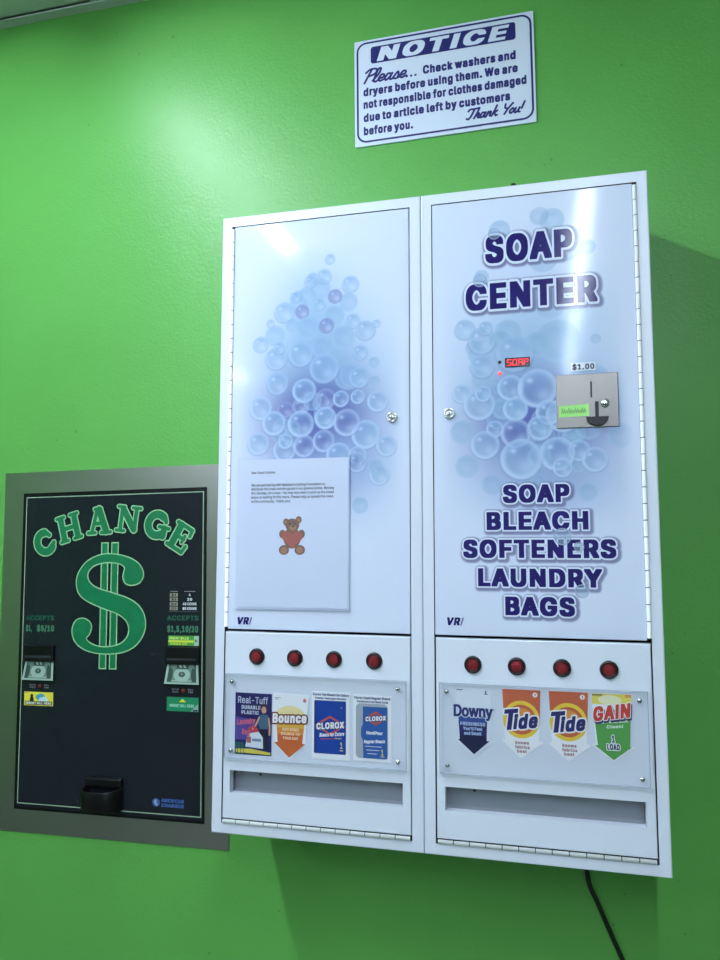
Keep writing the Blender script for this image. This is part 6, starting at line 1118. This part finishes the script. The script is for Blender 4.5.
# the dollar sign
S_ = [(415,355),(445,345),(457,315),(440,280),(400,255),(340,242),(290,246),(245,268),(215,305),(205,345),(215,385),(245,412),(300,437),(360,458),(395,482),(408,510),(405,540),(385,565),(350,580),(300,583),(262,570),(246,553),(258,535),(265,510),(255,490),(230,480),(205,490),(193,520),(200,555),(225,583),(265,600),(320,606),(380,600),(425,580),(455,545),(467,505),(462,465),(440,430),(400,405),(340,385),(290,370),(258,350),(246,325),(252,300),(277,280),(320,271),(365,275),(388,290),(386,308),(383,328),(392,348)]
sp = smooth([(-.0036+(px-330)*.000665, .0980+(430-py)*.000604) for px, py in S_], True, 5)
b = MB(); y = YP-.0002
for c_ in (-.0128, .0128):
    b.use(M_pgl).rect(-.0036+c_-.0095, -.0036+c_+.0095, .0980-.1407, .0980+.1407, y); b.use(M_pg).rect(-.0036+c_-.0069, -.0036+c_+.0069, .0980-.1381, .0980+.1381, y-.0001)
b.use(M_pgl).stroke(sp, .0050, y-.0002, closed=True); b.use(M_pg).poly(sp, y-.0003)
b.build('dollar_sign', fp)
# CHANGE in fat round slab letters along an arch
def arc(cx, cz, rx, rz, a0, a1, n=18): return [(cx+rx*math.cos(math.radians(a0+(a1-a0)*i/n)), cz+rz*math.sin(math.radians(a0+(a1-a0)*i/n))) for i in range(n+1)]
GL = {
 'C': [(arc(.02, 0, .33, .36, 62, 305), .27), ([(.22, .30), (.30, .14)], .16), ([(.2, -.26), (.33, -.2)], .16)],
 'H': [([(-.30, -.38), (-.30, .38)], .25), ([(.30, -.38), (.30, .38)], .25), ([(-.3, 0), (.3, 0)], .17)]+[([(sx-.16, sz*.43), (sx+.16, sz*.43)], .13) for sx in (-.30, .30) for sz in (-1, 1)],
 'A': [([(-.30, -.40), (-.06, .40)], .15), ([(.02, .40), (.30, -.38)], .27), ([(-.2, -.10), (.2, -.10)], .15), ([(-.46, -.43), (-.16, -.43)], .13), ([(.10, -.43), (.50, -.43)], .13), ([(-.16, .42), (.10, .42)], .13)],
 'N': [([(-.32, -.38), (-.32, .38)], .17), ([(-.28, .36), (.30, -.34)], .27), ([(.33, -.36), (.33, .38)], .17), ([(-.50, .43), (-.22, .43)], .13), ([(-.50, -.43), (-.14, -.43)], .13), ([(.16, .43), (.52, .43)], .13)],
 'G': [(arc(0, 0, .34, .36, 58, 310), .27), ([(.24, .32), (.32, .16)], .15), ([(.30, -.34), (.30, -.06)], .22), ([(.10, -.04), (.47, -.04)], .13)],
 'E': [([(-.18, -.38), (-.18, .38)], .26), ([(-.34, .42), (.30, .42)], .15), ([(-.34, -.42), (.32, -.42)], .15), ([(-.1, 0), (.16, 0)], .15), ([(.30, .42), (.32, .20)], .13), ([(.32, -.42), (.36, -.18)], .13), ([(.15, .12), (.15, -.12)], .12)]}
b = MB(); y = YP-.0002
lay = [('C', -.1735, .2405, 32, .0620, .0630), ('H', -.1100, .2735, 15, .0590, .0640), ('A', -.0335, .2880, 2, .0595, .0630), ('N', .0415, .2895, -7, .0550, .0620), ('G', .1135, .2755, -14, .0640, .0650), ('E', .1700, .2470, -31, .0610, .0640)]
for pas in (0, 1):
    for ch, cx, cz, an, sw, shh in lay:
        ca, sa = math.cos(math.radians(an)), math.sin(math.radians(an))
        for pts, w in GL[ch]:
            q = [(cx+ca*px*sw-sa*pz*shh, cz+sa*px*sw+ca*pz*shh) for px, pz in pts]
            b.use(M_pgl if pas == 0 else M_pg).stroke(q, w*sw+(.0050 if pas == 0 else 0), y-.0001*pas, nd=14)
b.build('heading_lettering', fp)
# banknote readers on both sides
BG, BD, BM = P('note_pale', (150, 176, 160), .5), P('note_dark', (40, 62, 54), .5), P('note_mid', (98, 124, 108), .5)
def acceptor(xc, dv, label):
    b = MB().use(M_blackp)
    b.box(xc-.0395, xc+.0395, -.012, YP, -.0285+dv, .0085+dv, .002)
    b.use(M_dark).box(xc-.034, xc+.034, -.0126, -.0115, -.0200+dv, -.0150+dv)
    o = b.build('banknote_reader', cm); o['label'] = label
    # the sloping guide below, with a printed note
    zt, zb_, yt_, yb_ = -.0288+dv, -.0700+dv, -.0050, -.0110
    tw, bw = .0365, .0410
    s = MB().use(M_blackp)
    s.add([(xc-tw, yt_, zt), (xc+tw, yt_, zt), (xc+bw, yb_, zb_), (xc-bw, yb_, zb_), (xc-tw, YP, zt), (xc+tw, YP, zt), (xc+bw, YP, zb_), (xc-bw, YP, zb_)],
          [(0, 1, 2, 3), (0, 4, 7, 3), (1, 5, 6, 2), (3, 2, 6, 7), (0, 1, 5, 4)])
    def onp(a, t, lift):       # a across -1..1, t down 0..1
        w = tw+(bw-tw)*t; return (xc+a*w, yt_+(yb_-yt_)*t-lift, zt+(zb_-zt)*t-lift*.2)
    def quad(a0, a1, t0, t1, m, lift): s.use(m); s.add([onp(a0, t0, lift), onp(a1, t0, lift), onp(a1, t1, lift), onp(a0, t1, lift)], [(0, 1, 2, 3)])
    def oval(ca_, ct, ra, rt, m, lift, n=24):
        s.use(m); s.add([onp(ca_, ct, lift)]+[onp(ca_+ra*math.cos(2*PI*i/n), ct+rt*math.sin(2*PI*i/n), lift) for i in range(n)], [(0, 1+i, 1+(i+1) % n) for i in range(n)])
    quad(-1, 1, 0, 1, BG, .0003); quad(-.86, .86, 0, .90, BD, .0005); quad(-.76, .76, 0, .82, BM, .0007)
    oval(0, .52, .50, .36, BG, .0009); oval(-.68, .52, .12, .34, BD, .0009); oval(.68, .52, .12, .34, BD, .0009)
    quad(-.36, .40, .0, .24, BD, .0011); oval(0, .50, .20, .14, BD, .0011); oval(0, .48, .09, .07, BM, .0013)
    for ra in (-.24, .02): s.use(BG); s.add([onp(ra, .02, .0013), onp(ra+.14, .02, .0013), onp(ra+.24, .17, .0013), onp(ra+.10, .17, .0013)], [(0, 1, 2, 3)])
    quad(-.60, .60, .80, .86, BG, .0013)
    s.build('note_guide', o)
acceptor(-.1775, .0000, 'left banknote reader with printed guide'); acceptor(.1805, .0015, 'right banknote reader with printed guide')
y = YP-.0002
def panel_text(name, rows, parent=fp):
    b = MB()
    for s_, x0, x1, zb_, cp, m, bo in rows: text(b, s_, x0, x1, zb_, cp, m, y, bo)
    return b.build(name, parent)
panel_text('accepts_lettering', [('ACCEPTS', -.2180, -.1435, .0632, .0108, M_pgd, .0012), ('$1,', -.2172, -.2010, .0385, .0135, M_pgm, .0010), ('$5/10', -.1880, -.1425, .0385, .0135, M_pgm, .0010)])
panel_text('accepts_lettering', [('ACCEPTS', .1410, .2160, .0660, .0108, M_pgd, .0012), ('$1,5,10/20', .1412, .2155, .0410, .0135, M_pgm, .0010)])
# payout table
b = MB(); tan_, tw_ = P('payout_tan', (150, 150, 130)), P('payout_white', (200, 206, 210))
b.use(tw_).rect(.1475, .1660, .1285, .1292, y); b.rect(.1815, .2080, .1285, .1292, y); b.use(P('payout_rule', (90, 100, 104))).rect(.1445, .2165, .0850, .0856, y)
for i, (a_, q_) in enumerate((('$1', '4'), ('$5', '20'), ('$10', '40 COINS'), ('$20', '80 COINS'))):
    zz = .1185-i*.0098
    b.use(tan_).rect(.1470, .1660, zz-.0010, zz+.0066, y); text(b, a_, .1505, .1630, zz, .0054, P('payout_ink', (40, 44, 44)), y-.0001, .0004)
    hw_ = (.0022, .0060, .0165, .0165)[i]
    text(b, q_, .1945-hw_, .1945+hw_, zz, .0058, tw_, y, .0007)
b.build('payout_table', fp)
b = MB().use(P('strip_green', (70, 150, 60))).rect(.1440, .2175, .0122, .0336, y); b.use(P('strip_yellow', (206, 214, 70))).rect(.1450, .2050, .0190, .0236, y-.0001)
text(b, 'INSERT BILLS', .1470, .1930, .0252, .0058, P('strip_words', (196, 224, 120)), y-.0001, .0005); text(b, 'FACE UP', .1500, .1900, .0140, .0034, P('strip_yellow', (206, 214, 70)), y-.0001, .0003)
b.use(P('strip_pale', (160, 190, 170))).rect(.2060, .2170, .0126, .0332, y-.0001); b.use(P('strip_arrow', (60, 110, 70))).poly([(.2085, .018), (.2140, .0228), (.2085, .0276)], y-.0002)
b.build('bill_strip', fp)
# stickers under the readers
b = MB().use(P('stk_yellow', (226, 216, 66))).box(-.2155, -.1400, YP-.0006, YP-.0001, -.1278, -.0975); y2 = YP-.0008
b.use(P('stk_black', (26, 28, 26))).rect(-.2130, -.1420, -.1262, -.1180, y2)
b.disc(-.1955, -.1060, .0036, y2-.0001, .0040); b.poly([(-.2010, -.1180), (-.1900, -.1180), (-.1915, -.1090), (-.1995, -.1090)], y2-.0001)
b.use(P('stk_teal', (70, 160, 180))).disc(-.1730, -.1085, .0120, y2, .0075); b.use(P('stk_sky', (190, 220, 226))).poly([(-.1780, -.1175), (-.1520, -.1175), (-.1560, -.1100), (-.1640, -.1070), (-.1750, -.1110)], y2-.0001)
b.use(P('stk_brown', (130, 120, 50))).rect(-.2130, -.2050, -.1005, -.0990, y2)
text(b, 'INSERT BILL HERE', -.2110, -.1440, -.1246, .0050, P('stk_words', (222, 226, 210)), y2-.0002, .0005)
so = b.build('yellow_sticker', cm)
b = MB().use(P('stk_green', (22, 128, 84))).box(.1430, .2178, YP-.0006, YP-.0001, -.1270, -.0972)
b.use(P('stk_yellow', (226, 216, 66))).poly([(.1715, -.1075), (.1895, -.1075), (.1805, -.1005)], y2)
text(b, 'INSERT BILL HERE', .1500, .2080, -.1180, .0062, P('stk_mint', (150, 206, 180)), y2, .0005)
b.use(P('stk_pale', (150, 176, 170))).poly([(.2000, -.1262), (.2172, -.1262), (.2172, -.1100)], y2-.0001); b.use(P('stk_black', (26, 28, 26))).rect(.2050, .2160, -.1258, -.1225, y2-.0002)
b.build('green_sticker', cm)
M_lamp_r = mat('reader_lamp_red', (120, 26, 22), .3)
for xc, zc_ in ((-.1748, -.0845), (.1823, -.0835)):
    MB().use(M_blackp).lathe_y(xc, zc_, [(.0062, YP), (.0060, YP-.0015), (.0046, YP-.0022)], 20).use(M_lamp_r).lathe_y(xc, zc_, [(.0044, YP-.0015), (.0036, YP-.0032), (.0010, YP-.0040)], 18).build('indicator_light', cm)
    g_ = P('tiny_label_grey', (104, 108, 112))
    for x0, x1, s1, s2 in ((-.028, -.011, 'OUT OF', 'SERVICE'), (.010, .023, 'BILL', 'IN')):
        b = MB(); text(b, s1, xc+x0, xc+x1, zc_+.0008, .0034, g_, y, .0002); text(b, s2, xc+x0+.001, xc+x1-.001, zc_-.0044, .0034, g_, y, .0002); b.build('lamp_lettering', fp)
# coin cup
def cupring(k, zz, y0, off=0.0):       # rounded scoop outline at one height
    a, dp = .0440-off, k-off
    pts = [(-a, y0)]
    for i in range(13):
        t = PI-PI*i/12; ex = math.copysign(abs(math.cos(t))**.55, math.cos(t)); ey = abs(math.sin(t))**.55
        pts.append((a*ex, y0-.004-(dp-.004)*ey))
    pts.append((a, y0)); return [(-.0030+px, py, zz) for px, py in pts]
b = MB().use(M_blackp)
R_ = [cupring(.034, -.3400, YP), cupring(.040, -.3350, YP), cupring(.047, -.2950, YP), cupring(.047, -.2930, YP, .0015), cupring(.045, -.2960, YP, .004), cupring(.038, -.3330, YP, .004)]
n = len(R_[0]); o_ = len(b.v)
for r_ in R_: b.v += r_
for k in range(len(R_)-1):
    for i in range(n-1): b.face([o_+k*n+i, o_+k*n+i+1, o_+(k+1)*n+i+1, o_+(k+1)*n+i], True)
b.face([o_+i for i in range(n)]); b.face([o_+(len(R_)-1)*n+i for i in range(n)])
b.box(-.0475, .0415, YP-.012, YP, -.2945, -.2730, .004)
b.build('coin_cup', cm)
b = MB(); lb, lg = P('maker_blue', (58, 92, 160)), P('maker_pale', (160, 176, 190))
b.use(lb).disc(.1205, -.3195, .0090, y, .0085); b.use(lg).poly([(.1150, -.3180), (.1190, -.3130), (.1225, -.3150), (.1205, -.3190), (.1250, -.3230), (.1225, -.3265), (.1180, -.3235)], y-.0001)
text(b, 'AMERICAN', .1320, .1860, -.3178, .0074, lb, y, .0006, .15); text(b, 'CHANGER', .1330, .1860, -.3278, .0074, lb, y, .0006, .15)
b.build('maker_logo', fp)

# ------------------------------------------------------------------ power cord
pts = [(.634, -.055, .9185), (.6395, -.045, .900), (.6470, -.022, z(-.055)), (.6505, -.010, z(-.0886)), (.6554, -.008, z(-.1147)), (.6671, -.008, z(-.1399)), (.6885, -.008, z(-.190)), (.7112, -.008, z(-.2425)),
       (.745, -.008, z(-.330)), (.775, -.008, z(-.44)), (.790, -.008, z(-.56)), (.795, -.010, z(-.70)), (.797, -.02, .10), (.80, -.05, .03), (.82, -.12, .008), (.92, -.20, .0055), (1.1, -.22, .0055)]
def sm3(pts, n=7):
    P_ = [Vector(p) for p in pts]; out = []
    for i in range(len(P_)-1):
        g = lambda k: P_[max(0, min(len(P_)-1, k))]
        p0, p1, p2, p3 = g(i-1), g(i), g(i+1), g(i+2)
        for k in range(n):
            t = k/n; out.append(0.5*((2*p1)+(p2-p0)*t+(2*p0-5*p1+4*p2-p3)*t*t+(3*p1-p0-3*p2+p3)*t**3))
    return out+[P_[-1]]
og = (.66, -.008, .70)
co = MB().use(M_black).tube(sm3(pts), .0042).build('power_cord', None, og); co.location = og
tag(co, 'black power cord hanging down the green wall below the right cabinet', 'cord')

# ------------------------------------------------------------------ world, camera, view
w = bpy.data.worlds.new('World'); sc.world = w; w.use_nodes = True
w.node_tree.nodes['Background'].inputs['Color'].default_value = (0, 0, 0, 1)
cam = bpy.data.cameras.new('Camera'); co = bpy.data.objects.new('Camera', cam); COL.objects.link(co)
cam.sensor_fit = 'VERTICAL'; cam.sensor_height = 36.0; cam.lens = 755.31/960*36.0; cam.clip_start = .02
a_, b_, c_ = .249375, .0952586, -.0017051
Rz = Matrix.Rotation(a_, 3, 'Z'); Rx = Matrix.Rotation(b_, 3, 'X'); Ry = Matrix.Rotation(c_, 3, 'Y')
R = Rz @ Rx @ Ry
M = Matrix((R.col[0], R.col[2], -R.col[1])).transposed().to_4x4()
M.translation = Vector((.60267, -1.29191-D, .49776+ZB))
co.matrix_world = M
sc.camera = co
sc.view_settings.view_transform = 'Standard'; sc.view_settings.look = 'None'
sc.view_settings.gamma = 1.0; sc.view_settings.use_curve_mapping = False
sc.view_settings.exposure = 0.0
sc.cycles.max_bounces = 8; sc.cycles.diffuse_bounces = 5; sc.cycles.transparent_max_bounces = 12
sc.cycles.sample_clamp_indirect = 6.0
